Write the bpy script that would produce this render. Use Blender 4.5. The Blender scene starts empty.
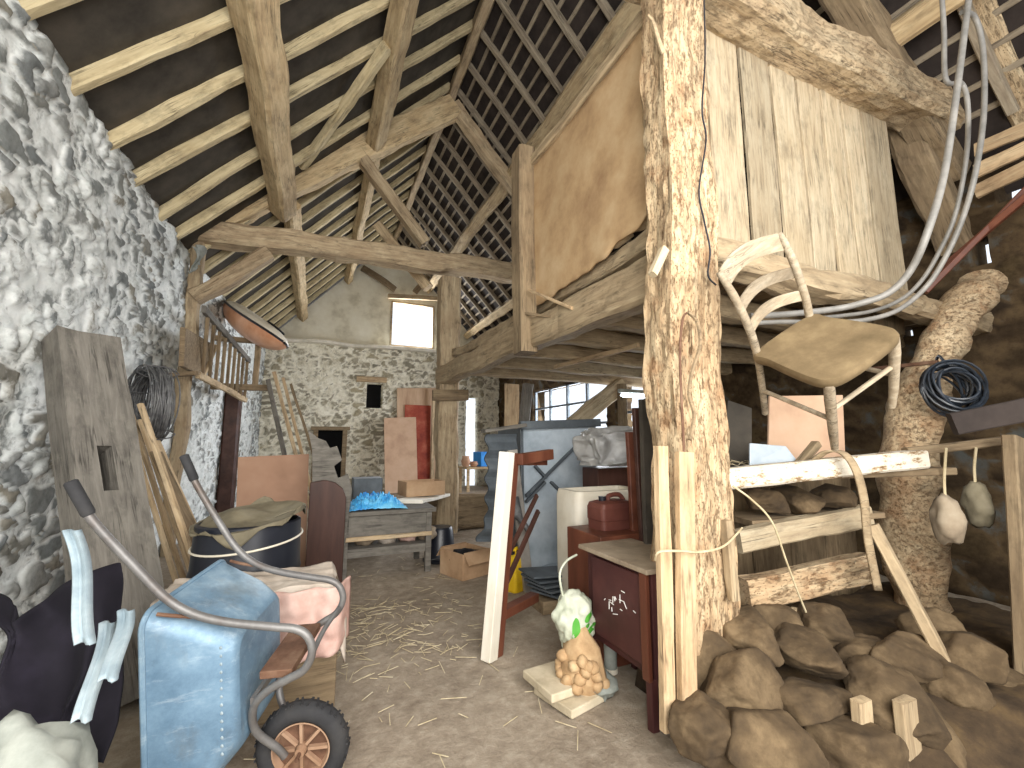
import bpy, bmesh, math, random
from mathutils import Vector, Matrix, noise, Euler
random.seed(7)
SC = bpy.context.scene
COL = SC.collection
V = Vector

# ------------------------------------------------------------------ camera
F_PX = 436.0
PITCH = math.atan(58 / F_PX)
YAW = math.radians(24.0185)
H = 1.62
cp, sp, cy, sy = math.cos(PITCH), math.sin(PITCH), math.cos(YAW), math.sin(YAW)
FWD, RGT, UPV = V((sy*cp, cy*cp, sp)), V((cy, -sy, 0)), V((-sy*sp, -cy*sp, cp))
cam = bpy.data.cameras.new('camera'); cam.sensor_width = 36; cam.lens = F_PX*36/1024
cam.clip_start = .05
co = bpy.data.objects.new('camera', cam); COL.objects.link(co)
m = Matrix((RGT, UPV, -FWD)).transposed().to_4x4(); m.translation = V((0, 0, H)); co.matrix_world = m
SC.camera = co

def at(px, py, x=None, y=None, z=None):
    """the point of a real plane (x=, y= or z=) seen along one sight line; used to survey positions"""
    d = FWD + RGT*((px-512)/F_PX) + UPV*((384-py)/F_PX)
    t = x/d.x if x is not None else y/d.y if y is not None else (z-H)/d.z
    return V((0, 0, H)) + d*t

# ------------------------------------------------------------------ materials
def lin(h):
    h = h.lstrip('#'); c = [int(h[i:i+2], 16)/255 for i in (0, 2, 4)]
    return tuple((v/12.92 if v <= .04045 else ((v+.055)/1.055)**2.4) for v in c) + (1,)
class NT:
    def __init__(s, name):
        s.m = bpy.data.materials.new(name); s.m.use_nodes = True
        s.t = s.m.node_tree; s.b = s.t.nodes['Principled BSDF']
    def n(s, typ, **kw):
        o = s.t.nodes.new(typ)
        for k, v in kw.items():
            if k in o.inputs: o.inputs[k].default_value = v
            else: setattr(o, k, v)
        return o
    def l(s, a, b): s.t.links.new(a, b)
    def ramp(s, fac, stops):
        r = s.n('ShaderNodeValToRGB'); e = r.color_ramp.elements
        while len(e) < len(stops): e.new(.5)
        for i, (p, c) in enumerate(stops):
            e[i].position = p; e[i].color = lin(c) if isinstance(c, str) else (c, c, c, 1)
        s.l(fac, r.inputs[0]); return r.outputs[0]
    def mix(s, fac, a, b, mode='MIX'):
        x = s.n('ShaderNodeMix', data_type='RGBA', blend_type=mode)
        for sock, val in ((x.inputs[0], fac), (x.inputs[6], a), (x.inputs[7], b)):
            if isinstance(val, (int, float)): sock.default_value = val
            elif isinstance(val, str): sock.default_value = lin(val)
            else: s.l(val, sock)
        return x.outputs[2]
    def noise(s, vec, scale, detail=5, rough=.6, dist=0):
        o = s.n('ShaderNodeTexNoise', Scale=scale, Detail=detail, Roughness=rough, Distortion=dist)
        if vec is not None: s.l(vec, o.inputs['Vector'])
        return o.outputs[0]
    def coords(s, scale=(1, 1, 1), rnd=True):
        c = s.n('ShaderNodeTexCoord'); mp = s.n('ShaderNodeMapping'); mp.inputs['Scale'].default_value = scale
        s.l(c.outputs['Object'], mp.inputs[0])
        if rnd:
            oi = s.n('ShaderNodeObjectInfo'); mu = s.n('ShaderNodeMath', operation='MULTIPLY'); mu.inputs[1].default_value = 37.0
            s.l(oi.outputs['Random'], mu.inputs[0]); s.l(mu.outputs[0], mp.inputs['Location'])
        return mp.outputs[0]
    def bump(s, h, strength=.4, dist=.02):
        b = s.n('ShaderNodeBump', Strength=strength, Distance=dist); s.l(h, b.inputs['Height']); s.l(b.outputs[0], s.b.inputs['Normal'])
    def fin(s, col, rough=.8, metal=0.0, spec=.3):
        if isinstance(col, str): s.b.inputs['Base Color'].default_value = lin(col)
        else: s.l(col, s.b.inputs['Base Color'])
        s.b.inputs['Roughness'].default_value = rough; s.b.inputs['Metallic'].default_value = metal
        s.b.inputs['Specular IOR Level'].default_value = spec
        return s.m

def wood(name, light, mid, dark, grain=1.0, worm=0.0, rough=.85, patch=None, bump=.35, vary=.0, sat=.84):
    """timber with the grain along the object's own X axis"""
    t = NT(name); v = t.coords((.9*grain, 9*grain, 9*grain)); v2 = t.coords((1.3, 1.6, 1.6))
    g = t.noise(v, 2.2, 6, .65, .6); p = t.noise(v2, 1.6, 4, .6)
    c = t.ramp(g, [(.28, dark), (.47, mid), (.68, light)])
    c2 = t.ramp(p, [(.3, mid), (.7, light)])
    c = t.mix(.45, c, c2)
    if patch:
        f = t.ramp(t.noise(v2, 3.1, 5, .7), [(.52, 0.0), (.64, 1.0)]); c = t.mix(f, c, patch)
    oi = t.n('ShaderNodeObjectInfo'); mr = t.n('ShaderNodeMapRange'); mr.inputs[3].default_value = .82-vary; mr.inputs[4].default_value = 1.12
    t.l(oi.outputs['Random'], mr.inputs[0])
    # shakes along the grain and old stains
    ck = t.noise(t.coords((.45*grain, 11*grain, 11*grain)), 1.9, 3, .5, .3); ck = t.ramp(ck, [(.475, 1.0), (.495, .25), (.505, .25), (.525, 1.0)])
    cm = t.ramp(t.noise(v2, 2.3, 3, .5), [(.45, 0.0), (.6, 1.0)]); c = t.mix(cm, c, t.mix(.75, c, ck, 'MULTIPLY'))
    stn = t.ramp(t.noise(t.coords((2.2, 5, 5)), 1.7, 7, .7), [(.33, .52), (.5, 1.0)]); c = t.mix(.75, c, stn, 'MULTIPLY')
    hs = t.n('ShaderNodeHueSaturation', Saturation=sat); t.l(mr.outputs[0], hs.inputs['Value']); t.l(c, hs.inputs['Color']); c = hs.outputs[0]
    hgt = g
    if worm:
        vw = t.coords((22, 48, 48)); w = t.n('ShaderNodeTexVoronoi', Scale=1.6); t.l(vw, w.inputs['Vector'])
        pit = t.ramp(w.outputs['Distance'], [(.08, 0.0), (.24, 1.0)])
        w2 = t.noise(t.coords((5, 16, 16)), 2.2, 9, .8)
        pit2 = t.ramp(w2, [(.36, 0.0), (.47, 1.0)])
        mm = t.n('ShaderNodeMath', operation='MINIMUM'); t.l(pit, mm.inputs[0]); t.l(pit2, mm.inputs[1])
        dk = t.mix(mm.outputs[0], dark, c); c = t.mix(worm, c, dk)
        ad = t.n('ShaderNodeMath', operation='ADD'); t.l(mm.outputs[0], ad.inputs[0]); t.l(g, ad.inputs[1]); hgt = ad.outputs[0]
        bump = .7
    t.bump(hgt, bump, .02)
    return t.fin(c, rough)
def mottled(name, stops, scale=3, detail=6, rough=.7, metal=0, bump=.15, sc=(1, 1, 1), spec=.3, dist=.01, nrough=.65):
    t = NT(name); v = t.coords(sc); g = t.noise(v, scale, detail, nrough)
    n = len(stops); c = t.ramp(g, [(.3 + .4*i/(max(1, n-1)), s) for i, s in enumerate(stops)])
    if bump: t.bump(g, bump, dist)
    return t.fin(c, rough, metal, spec)
def stone_mat(name, mortar, mortar2, stones, wash, gap='#5d615f'):
    t = NT(name); a = t.n('ShaderNodeAttribute', attribute_name='stone'); b = t.n('ShaderNodeAttribute', attribute_name='tint')
    v = t.coords(rnd=False); fine = t.noise(v, 14, 8, .7); big = t.noise(v, .55, 3, .5); med = t.noise(v, 4.5, 6, .7)
    mo = t.mix(.5, t.ramp(fine, [(.36, mortar2), (.56, mortar)]), t.ramp(med, [(.36, mortar2), (.56, mortar)]))
    n = len(stones); st = t.ramp(b.outputs['Fac'], [(i/(n-1), s) for i, s in enumerate(stones)])
    st = t.mix(.8, st, t.ramp(fine, [(.25, '#777777'), (.7, '#e9e9e9')]), 'MULTIPLY')
    # how much limewash still covers a stone
    ad = t.n('ShaderNodeMath', operation='ADD'); t.l(big, ad.inputs[0]); t.l(med, ad.inputs[1])
    bare = t.ramp(ad.outputs[0], [((wash-.10)/2+.0, 0.0), ((wash+.16)/2, 1.0)])
    dv = t.n('ShaderNodeMath', operation='MULTIPLY'); dv.inputs[1].default_value = .5
    t.l(ad.outputs[0], dv.inputs[0])
    bare = t.ramp(dv.outputs[0], [(max(0, wash-.06), 0.0), (wash+.07, 1.0)])
    sh = t.n('ShaderNodeMath', operation='MULTIPLY'); t.l(a.outputs['Fac'], sh.inputs[0]); t.l(bare, sh.inputs[1])
    f2 = t.ramp(sh.outputs[0], [(.15, 0.0), (.75, .9)])
    jt = t.ramp(t.noise(v, 2.7, 6, .7), [(.50, 0.0), (.60, .8)]); jn = t.ramp(a.outputs['Fac'], [(.0, 1.0), (.2, 0.0)])
    jm = t.mix(1.0, jt, jn, 'MULTIPLY'); mo = t.mix(jm, mo, gap)
    c = t.mix(f2, mo, st)
    t.bump(fine, .38, .03)
    return t.fin(c, .95, 0, .05)

M = {}
M['beam'] = wood('beam_oak', '#dcc594', '#b99a68', '#75583a')
M['beam_grey'] = wood('beam_weathered', '#c9b48c', '#a08560', '#5f4a36')
M['rafter'] = wood('rafter_wood', '#dccb9c', '#bda878', '#7d6748')
M['rafter_dark'] = wood('rafter_grey', '#b5a78c', '#8c7b64', '#55473a')
M['worm'] = wood('wormy_oak', '#d0b98f', '#b08d5f', '#6b4826', worm=.75, patch='#a67e50')
M['tie'] = wood('tie_oak', '#d3bc92', '#b5966a', '#765634', worm=.3)
M['plank'] = wood('plank_pine', '#d6c4a0', '#bea67d', '#74573a', grain=1.1, vary=.2)
M['pine'] = wood('pale_pine', '#d3b98c', '#bb9767', '#83603a', grain=1.0)
M['brownwood'] = wood('brown_wood', '#a18a64', '#7d6647', '#473828')
M['loftwood'] = wood('loft_wood', '#cab288', '#a38962', '#65513a')
M['greywood'] = wood('grey_old_wood', '#857f75', '#645f57', '#383430', patch='#787369')
M['lath'] = wood('lath_wood', '#dcc49c', '#c0a070', '#8a6a45')
M['board'] = mottled('hardboard', ['#98795a', '#b69872', '#c6ac88'], 2.4, 8, .85, bump=.08, sc=(1, 1, 1))
M['redboard'] = mottled('reddish_board', ['#86654e', '#9c7860', '#a8866d'], 1.2, 4, .6, bump=.03)
M['orangeboard'] = mottled('orange_board', ['#b5937a', '#cba98d', '#d4b59b'], 1.5, 5, .8, bump=.04)
M['door_wood'] = mottled('varnished_door', ['#b08c70', '#c9a98b', '#d7bb9e'], 1.4, 5, .5, bump=.03, sc=(3, 3, .4))
M['red_paint'] = mottled('red_paint', ['#7c2f22', '#a04632', '#b96a50'], 2.2, 5, .6, bump=.05)
M['darkbrown'] = mottled('dark_brown_furniture', ['#33201b', '#452c24', '#543830'], 1.4, 5, .5, bump=.04, sc=(4, 4, .6))
M['mahogany'] = mottled('mahogany_brown', ['#4a2a1e', '#63392a', '#744835'], 1.5, 5, .45, bump=.03, sc=(3, 3, .6))
M['cabinet'] = mottled('brown_cabinet_steel', ['#3a1f1f', '#482827', '#56322f'], 2.2, 5, .55, bump=.03)
M['dust'] = mottled('dusty_top', ['#7d6f5e', '#958672', '#a79a86'], 5, 7, .95, bump=.1)
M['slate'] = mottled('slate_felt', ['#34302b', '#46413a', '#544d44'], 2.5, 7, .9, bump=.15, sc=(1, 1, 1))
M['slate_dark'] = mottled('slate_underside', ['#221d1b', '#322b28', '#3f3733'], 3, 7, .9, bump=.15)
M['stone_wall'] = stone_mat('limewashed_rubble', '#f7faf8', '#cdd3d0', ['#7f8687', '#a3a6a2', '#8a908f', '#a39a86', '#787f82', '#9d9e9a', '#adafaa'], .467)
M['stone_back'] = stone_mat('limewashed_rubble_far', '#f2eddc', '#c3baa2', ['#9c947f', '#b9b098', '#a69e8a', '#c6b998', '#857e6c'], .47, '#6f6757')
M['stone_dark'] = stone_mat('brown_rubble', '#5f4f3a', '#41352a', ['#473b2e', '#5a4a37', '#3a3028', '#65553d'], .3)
M['plaster'] = mottled('gable_render', ['#bdb49c', '#e0d9c4', '#ebe6d4'], 1.6, 7, .95, bump=.1)
M['dirt'] = None
M['blue_tray'] = mottled('galvanised_blue_tray', ['#5d7c96', '#7f9db5', '#a9bfce'], 2.6, 9, .45, .3, nrough=.72, bump=.06, spec=.5)
M['steel'] = mottled('grey_tube_paint', ['#5a4f48', '#6f6d6c', '#858482'], 4, 6, .5, .4, bump=.04)
M['rust'] = mottled('rusty_steel', ['#4a3428', '#6e5140', '#8a6f5b'], 6, 6, .8, .2, bump=.1)
M['rubber'] = mottled('black_rubber', ['#232325', '#303032', '#3b3a3a'], 6, 5, .8, bump=.06)
M['rim'] = mottled('tan_plastic_rim', ['#87674f', '#9d7f68', '#b0947c'], 3, 4, .6, bump=.02)
M['blackplastic'] = mottled('black_plastic', ['#14161c', '#1d2029', '#282b33'], 2, 5, .35, bump=.03, spec=.5)
M['cover'] = mottled('dusty_cover', ['#5d5748', '#7b735f', '#8d8673'], 3, 6, .8, bump=.1)
M['cream_cloth'] = mottled('cream_cloth', ['#a89a8c', '#c6b9ab', '#d8cdc0'], 5, 6, .9, bump=.12)
M['pink_cloth'] = mottled('pink_cloth', ['#b38a7e', '#cda99d', '#dcbfb4'], 5, 6, .9, bump=.12)
M['black_cloth'] = mottled('black_cloth', ['#0f0d16', '#17141d', '#24202c'], 3, 6, .9, bump=.2)
M['pale_blue'] = mottled('pale_blue_plastic', ['#6f7f88', '#8c9ba3', '#a9b5ba'], 4, 6, .5, bump=.1)
M['white_sack'] = mottled('white_sack', ['#73776f', '#8d918a', '#a3a69e'], 6, 6, .8, bump=.15)
M['wire'] = mottled('grey_wire', ['#4d4d4f', '#6a6a6b', '#858583'], 12, 4, .6, .4, bump=.1)
M['orange_plastic'] = mottled('orange_plastic', ['#c48a66', '#d8a483', '#e3b597'], 2, 4, .45, bump=.02)
M['cream_plastic'] = mottled('cream_plastic', ['#cfc6b2', '#e0d8c6', '#ebe5d6'], 2.5, 5, .5, bump=.03)
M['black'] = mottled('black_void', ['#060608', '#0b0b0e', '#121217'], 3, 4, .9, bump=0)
M['grey_metal'] = mottled('grey_blue_sheet_metal', ['#8f9ba5', '#b0bcc6', '#cad3da'], 1.9, 7, .55, .2, bump=.06)
M['grey_dark'] = mottled('dark_grey_metal', ['#44494d', '#596066', '#6d7479'], 2.5, 6, .6, .3, bump=.05)
M['white_wood'] = mottled('white_paint', ['#ccc5b4', '#e3dccd', '#eee8dc'], 3, 6, .6, bump=.06, sc=(1, 1, .3))
M['chipped'] = None
M['blue_tarp'] = mottled('blue_tarpaulin', ['#2a78cc', '#48aae6', '#86d4f2'], 3, 5, .4, bump=.1, spec=.5)
M['blue_crate'] = mottled('blue_crate_plastic', ['#1e6fc0', '#2a84d6', '#3a94e0'], 3, 4, .5, bump=.02)
M['cardboard'] = mottled('cardboard', ['#957659', '#b29272', '#c0a384'], 2.5, 5, .9, bump=.05)
M['yellow'] = mottled('yellow_plastic', ['#d3a313', '#e6bd25', '#f0cc44'], 2, 4, .5, bump=.02)
M['terracotta'] = mottled('terracotta', ['#a87a60', '#c29a80', '#d2b098'], 4, 5, .9, bump=.08)
M['redcan'] = mottled('brown_red_plastic', ['#4f2c26', '#643a31', '#74483e'], 2, 5, .5, bump=.03)
M['film'] = None
M['straw'] = mottled('straw', ['#a8987a', '#c4b594', '#d8ccb0'], 9, 3, .9, bump=0)
M['rock'] = mottled('rubble_stone', ['#372d22', '#564734', '#7d6a50'], 4, 8, .95, bump=.5, dist=.03)
M['bank'] = mottled('dark_earth', ['#2f261d', '#4a3c2c', '#665338'], 5, 8, .95, bump=.5, dist=.03)
M['slab'] = mottled('beige_slab', ['#a3967e', '#c2b59b', '#d4c8b0'], 5, 7, .95, bump=.2)
M['hose'] = mottled('grey_hose', ['#6b6964', '#817e79', '#949089'], 6, 4, .5, bump=.03, spec=.5)
M['chairwood'] = wood('chair_wood', '#b5a78d', '#927f62', '#5f4f3b', grain=1.6)
M['seat'] = mottled('dusty_seat', ['#574932', '#6f5e44', '#8a7859'], 4, 7, .9, bump=.12)
M['rope'] = mottled('rope', ['#a89877', '#c2b391', '#d0c3a4'], 14, 5, .95, bump=.2)
M['green'] = mottled('green_print', ['#2f6d21', '#46922f', '#61ab42'], 3, 3, .6, bump=0)
M['bagwhite'] = mottled('white_plastic_bag', ['#8f9682', '#b3b8a5', '#cdd0c0'], 6, 6, .45, bump=.12)
M['potato'] = mottled('potato_net', ['#8d7050', '#b0916c', '#c9ae88'], 7, 6, .8, bump=.2)
M['whitescratch'] = mottled('white_paint_mark', ['#d8d4cf', '#f0eeea', '#ffffff'], 5, 3, .7, bump=0)
M['zinc'] = mottled('zinc_profile', ['#8b857f', '#a8a29b', '#bcb6ae'], 3, 5, .5, .5, bump=.04)
M['bluecord'] = mottled('dark_blue_cable', ['#15191f', '#20262e', '#343b45'], 5, 4, .35, bump=.02, spec=.6)

def dirt():
    t = NT('earth_floor'); v = t.coords(rnd=False); a = t.noise(v, .8, 5, .6); b = t.noise(v, 9, 8, .75)
    c = t.mix(.5, t.ramp(a, [(.35, '#7d7062'), (.6, '#a99c8b')]), t.ramp(b, [(.3, '#6f6254'), (.5, '#a09382'), (.7, '#cbc0ae')]))
    t.bump(b, .6, .03); return t.fin(c, .95, 0, .1)
M['dirt'] = dirt()
def chipped():
    t = NT('chipped_white_paint'); v = t.coords((2, 5, 5)); a = t.noise(v, 3, 8, .75)
    c = t.ramp(a, [(.36, '#6d543c'), (.42, '#9b8466'), (.47, '#cfc6b4'), (.7, '#ddd6c8')])
    t.bump(a, .4, .01); return t.fin(c, .8)
M['chipped'] = chipped()
def film():
    t = NT('dusty_plastic_film'); v = t.coords((1, 1, 1)); a = t.noise(v, 3.5, 6, .6)
    t.b.inputs['Transmission Weight'].default_value = .25
    t.bump(a, .8, .04); return t.fin(t.ramp(a, [(.35, '#8d8b88'), (.65, '#c3c2bf')]), .3, 0, .5)
M['film'] = film()
def traymat():
    t = NT('worn_blue_paint'); v = t.coords((1, 1, 1)); a = t.noise(v, 2.4, 9, .72); b = t.noise(t.coords((7, 7, 1.2)), 2.2, 8, .75); d = t.noise(t.coords((2, 1, 2)), 1.6, 6, .7)
    c = t.ramp(a, [(.32, '#546f86'), (.5, '#6f8ba1'), (.68, '#94abbb')])
    c = t.mix(t.ramp(b, [(.55, 0.0), (.72, .4)]), c, '#c3d0d8'); c = t.mix(t.ramp(d, [(.55, 0.0), (.72, .45)]), c, '#5f5a50')
    t.bump(b, .12, .01); return t.fin(c, .5, .15, .4)
M['blue_tray'] = traymat()

def emit(name, col, s):
    t = NT(name); t.b.inputs['Emission Color'].default_value = lin(col); t.b.inputs['Emission Strength'].default_value = s
    return t.fin(col, .5)
M['tube_glow'] = emit('lit_tube', '#e8f4ff', 16.0)

# ------------------------------------------------------------------ mesh helpers
def link(name, verts, faces, mat, parent=None, loc=None, smooth=False, bevel=0, mats=None):
    me = bpy.data.meshes.new(name); me.from_pydata([tuple(v) for v in verts], [], faces); me.update()
    ob = bpy.data.objects.new(name, me); COL.objects.link(ob)
    if isinstance(mat, str): mat = M[mat]
    me.materials.append(mat)
    for x in (mats or []): me.materials.append(M[x] if isinstance(x, str) else x)
    if smooth: me.shade_smooth(); me.set_sharp_from_angle(angle=.7)
    if loc is not None: ob.location = loc
    if parent is not None: ob.parent = parent
    if bevel:
        b = ob.modifiers.new('bevel', 'BEVEL'); b.width = bevel; b.segments = 2; b.limit_method = 'ANGLE'
    return ob
def tag(o, label=None, cat=None, group=None, kind=None):
    if label: o['label'] = label
    if cat: o['category'] = cat
    if group: o['group'] = group
    o['kind'] = kind or 'thing'
    return o
def part(o):
    return o
def empty(name, loc, label, cat, group=None, mat=None):
    o = bpy.data.objects.new(name, None); COL.objects.link(o); o.empty_display_size = .1
    if mat is not None: o.matrix_world = mat
    else: o.location = loc
    return tag(o, label, cat, group)
class MB:
    def __init__(s): s.v = []; s.f = []; s.mi = []
    def add(s, vs, fs, mat=None, mi=0):
        b = len(s.v)
        s.v += [(mat @ V(v)) if mat is not None else V(v) for v in vs]; s.f += [tuple(b+i for i in f) for f in fs]; s.mi += [mi]*len(fs)
        return s
    def box(s, c, d, mat=None, mi=0):
        x, y, z = d[0]/2, d[1]/2, d[2]/2
        vs = [V(c)+V((a*x, b*y, e*z)) for e in (-1, 1) for a, b in ((-1, -1), (1, -1), (1, 1), (-1, 1))]
        return s.add(vs, [(3, 2, 1, 0), (4, 5, 6, 7), (0, 1, 5, 4), (1, 2, 6, 5), (2, 3, 7, 6), (3, 0, 4, 7)], mat, mi)
    def bar(s, p0, p1, w, h, up=(0, 0, 1), mi=0):
        p0, p1 = V(p0), V(p1); d = p1-p0; return s.box((d.length/2, 0, 0), (d.length, w, h), frame(p0, d, up), mi)
    def tube(s, pts, r, n=10, closed=False, mi=0):
        pts = [V(p) for p in pts]; N = len(pts); rs = r if isinstance(r, (list, tuple)) else [r]*N
        vs = []; prev = None
        for i, p in enumerate(pts):
            if closed: t = pts[(i+1) % N]-pts[i-1]
            else: t = pts[min(i+1, N-1)]-pts[max(i-1, 0)]
            t.normalize()
            if prev is None: a = t.orthogonal().normalized()
            else: a = (prev-t*prev.dot(t)).normalized()
            prev = a; b = t.cross(a)
            vs += [p+(a*math.cos(2*math.pi*k/n)+b*math.sin(2*math.pi*k/n))*rs[i] for k in range(n)]
        fs = []
        for i in range(N if closed else N-1):
            j = (i+1) % N
            fs += [(i*n+k, i*n+(k+1) % n, j*n+(k+1) % n, j*n+k) for k in range(n)]
        if not closed: fs += [tuple(range(n-1, -1, -1)), tuple((N-1)*n+k for k in range(n))]
        return s.add(vs, fs, None, mi)
    def lathe(s, prof, n=32, mat=None, mi=0, wob=0, seed=0, caps=True):
        vs = []; 
        for i, (r, z) in enumerate(prof):
            for k in range(n):
                a = 2*math.pi*k/n; rr = r*(1+wob*noise.noise(V((math.cos(a)*1.5+seed, math.sin(a)*1.5, z*3)))) if wob else r
                vs.append((rr*math.cos(a), rr*math.sin(a), z))
        fs = [(i*n+k, i*n+(k+1) % n, (i+1)*n+(k+1) % n, (i+1)*n+k) for i in range(len(prof)-1) for k in range(n)]
        if caps and prof[0][0] > 1e-4: fs.append(tuple(range(n-1, -1, -1)))
        if caps and prof[-1][0] > 1e-4: fs.append(tuple((len(prof)-1)*n+k for k in range(n)))
        return s.add(vs, fs, mat, mi)
    def prism(s, poly, d, mat=None, mi=0):
        """polygon in local XY, thickness d along Z, centred"""
        n = len(poly); vs = [(x, y, -d/2) for x, y in poly]+[(x, y, d/2) for x, y in poly]
        return s.add(vs, [tuple(range(n-1, -1, -1)), tuple(range(n, 2*n))]+[(i, (i+1) % n, n+(i+1) % n, n+i) for i in range(n)], mat, mi)
    def solid(s, quad, d):
        """a four-cornered panel with real thickness d (behind its face)"""
        q = [V(p) for p in quad]; n = (q[1]-q[0]).cross(q[3]-q[0]).normalized()*d
        return s.add(q+[p-n for p in q], [(0, 1, 2, 3), (7, 6, 5, 4), (0, 4, 5, 1), (1, 5, 6, 2), (2, 6, 7, 3), (3, 7, 4, 0)])
    def build(s, name, mat, parent=None, smooth=False, bevel=0, mats=None, world=None):
        # put the origin at the shape's middle so that materials keep their own grain
        inv = None
        if world is not None: inv = world.inverted(); vs = [inv @ v for v in s.v]
        else: vs = s.v
        ob = link(name, vs, s.f, mat, None, None, smooth, bevel, mats)
        if mats:
            for p, i in zip(ob.data.polygons, s.mi): p.material_index = i
        if world is not None: ob.matrix_world = world
        if parent is not None:
            ob.parent = parent
            if world is not None: ob.matrix_parent_inverse = parent.matrix_basis.inverted()
        return ob
def frame(p, d, up=(0, 0, 1)):
    """matrix with X along d, Z near up, origin p"""
    x = V(d).normalized(); u = V(up)
    if abs(x.dot(u.normalized())) > .98: u = V((0, 1, 0))
    y = u.cross(x).normalized(); z = x.cross(y)
    m = Matrix((x, y, z)).transposed().to_4x4(); m.translation = V(p); return m
def spline(pts, n=8, closed=False):
    pts = [V(p) for p in pts]; out = []; N = len(pts)
    rng = range(N if closed else N-1)
    for i in rng:
        if closed: a, b, c, d = pts[i-1], pts[i], pts[(i+1) % N], pts[(i+2) % N]
        else: a, b, c, d = pts[max(i-1, 0)], pts[i], pts[i+1], pts[min(i+2, N-1)]
        for k in range(n):
            t = k/n
            out.append(.5*((2*b)+(c-a)*t+(2*a-5*b+4*c-d)*t*t+(3*b-a-3*c+d)*t**3))
    if not closed: out.append(pts[-1])
    return out
def timber(name, p0, p1, w, h, mat, label=None, cat=None, group=None, up=(0, 0, 1), rough=.012, bow=0.0, sag=0.0, taper=1.0, seg=None, kind=None, parent=None, dense=1):
    """a hewn beam: chamfered, wavy section from p0 to p1; its own X axis runs along the grain"""
    p0, p1 = V(p0), V(p1); d = p1-p0; Ln = d.length; fm = frame(p0, d, up)
    seg = seg or max(4, min(60, int(Ln/.14))); sd = random.uniform(0, 99)
    ch = min(w, h)*.13; sec = []
    cs = [(w/2-ch, -h/2), (w/2, -h/2+ch), (w/2, h/2-ch), (w/2-ch, h/2), (-w/2+ch, h/2), (-w/2, h/2-ch), (-w/2, -h/2+ch), (-w/2+ch, -h/2)]
    if dense > 1:
        for i in range(8):
            a, b = cs[i], cs[(i+1) % 8]
            q = dense if i % 2 else 1
            sec += [(a[0]+(b[0]-a[0])*k/q, a[1]+(b[1]-a[1])*k/q) for k in range(q)]
    else: sec = cs
    n = len(sec); vs = []
    for i in range(seg+1):
        t = i/seg; x = t*Ln; k = 1+(taper-1)*t; ob = bow*math.sin(math.pi*t); os = -sag*math.sin(math.pi*t)
        o1 = noise.noise(V((x*.9+sd, 0, 0)))*rough*1.6; o2 = noise.noise(V((x*.9, sd, 3)))*rough*1.6
        for (a, b) in sec:
            r = noise.noise(V((x*2.3+sd, a*7, b*7)))*rough+noise.noise(V((x*7+sd, a*19, b*19)))*rough*.6
            q = 1+r/max(.03, math.hypot(a, b))
            vs.append((x, a*k*q+ob+o1, b*k*q+os+o2))
    fs = [(i*n+k, i*n+(k+1) % n, (i+1)*n+(k+1) % n, (i+1)*n+k) for i in range(seg) for k in range(n)]
    fs += [tuple(range(n-1, -1, -1)), tuple(seg*n+k for k in range(n))]
    fs = [tuple(reversed(f)) for f in fs]
    ob = link(name, vs, fs, mat); 
    me = ob.data; bm = bmesh.new(); bm.from_mesh(me); bmesh.ops.recalc_face_normals(bm, faces=bm.faces); bm.to_mesh(me); bm.free()
    ob.matrix_world = fm
    if parent is not None: ob.parent = parent; ob.matrix_parent_inverse = parent.matrix_basis.inverted()
    if label: tag(ob, label, cat, group, kind)
    elif kind: ob['kind'] = kind
    return ob
def blob(name, loc, rad, mat, amp=.15, freq=2.0, seed=0, power=1.0, sub=4, parent=None, flat=True, rot=0):
    bm = bmesh.new(); bmesh.ops.create_icosphere(bm, subdivisions=sub, radius=1)
    for v in bm.verts:
        p = v.co.copy()
        if power != 1: p = V([math.copysign(abs(c)**power, c) for c in p])
        k = 1+amp*noise.noise(v.co*freq+V((seed*7.3, seed*1.7, 0)))+amp*.5*noise.noise(v.co*freq*2.6+V((seed*3.1, 0, 5)))
        v.co = V((p.x*rad[0]*k, p.y*rad[1]*k, p.z*rad[2]*k))
        if flat: v.co.z = max(v.co.z, -rad[2]*.72)
    me = bpy.data.meshes.new(name); bm.to_mesh(me); bm.free(); me.materials.append(M[mat] if isinstance(mat, str) else mat); me.shade_smooth()
    ob = bpy.data.objects.new(name, me); COL.objects.link(ob); ob.location = loc; ob.rotation_euler.z = rot
    if parent: ob.parent = parent; ob.matrix_parent_inverse = parent.matrix_basis.inverted()
    return ob
def rock(name, loc, size, mat='rock', seed=0, rot=(0, 0, 0), n=16):
    """a broken field stone: a ball cut by random planes, then weathered"""
    r = random.Random(seed*13+1); pl = []
    for i in range(n):
        d = V((r.gauss(0, 1), r.gauss(0, 1), r.gauss(0, 1))).normalized(); pl.append((d, r.uniform(.62, .98)))
    for d in ((0, 0, 1), (0, 0, -1), (1, 0, 0), (-1, 0, 0), (0, 1, 0), (0, -1, 0)): pl.append(((V(d)+V((r.gauss(0, .15), r.gauss(0, .15), r.gauss(0, .15)))).normalized(), r.uniform(.8, 1)))
    bm = bmesh.new(); bmesh.ops.create_icosphere(bm, subdivisions=5, radius=1)
    for v in bm.verts:
        d = v.co.normalized(); q = sorted(h/max(.05, d.dot(nn)) for nn, h in pl)[:2]
        k = q[0]-.03*math.exp(-(q[1]-q[0])*18)
        k += .05*noise.noise(d*3+V((seed, 0, 0)))+.022*noise.noise(d*9+V((0, seed, 0)))
        v.co = V((d.x*k*size[0]/2, d.y*k*size[1]/2, d.z*k*size[2]/2))*1.12
    me = bpy.data.meshes.new(name); bm.to_mesh(me); bm.free(); me.materials.append(M[mat]); me.shade_smooth()
    ob = bpy.data.objects.new(name, me); COL.objects.link(ob); ob.location = loc; ob.rotation_euler = rot
    return ob
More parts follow.
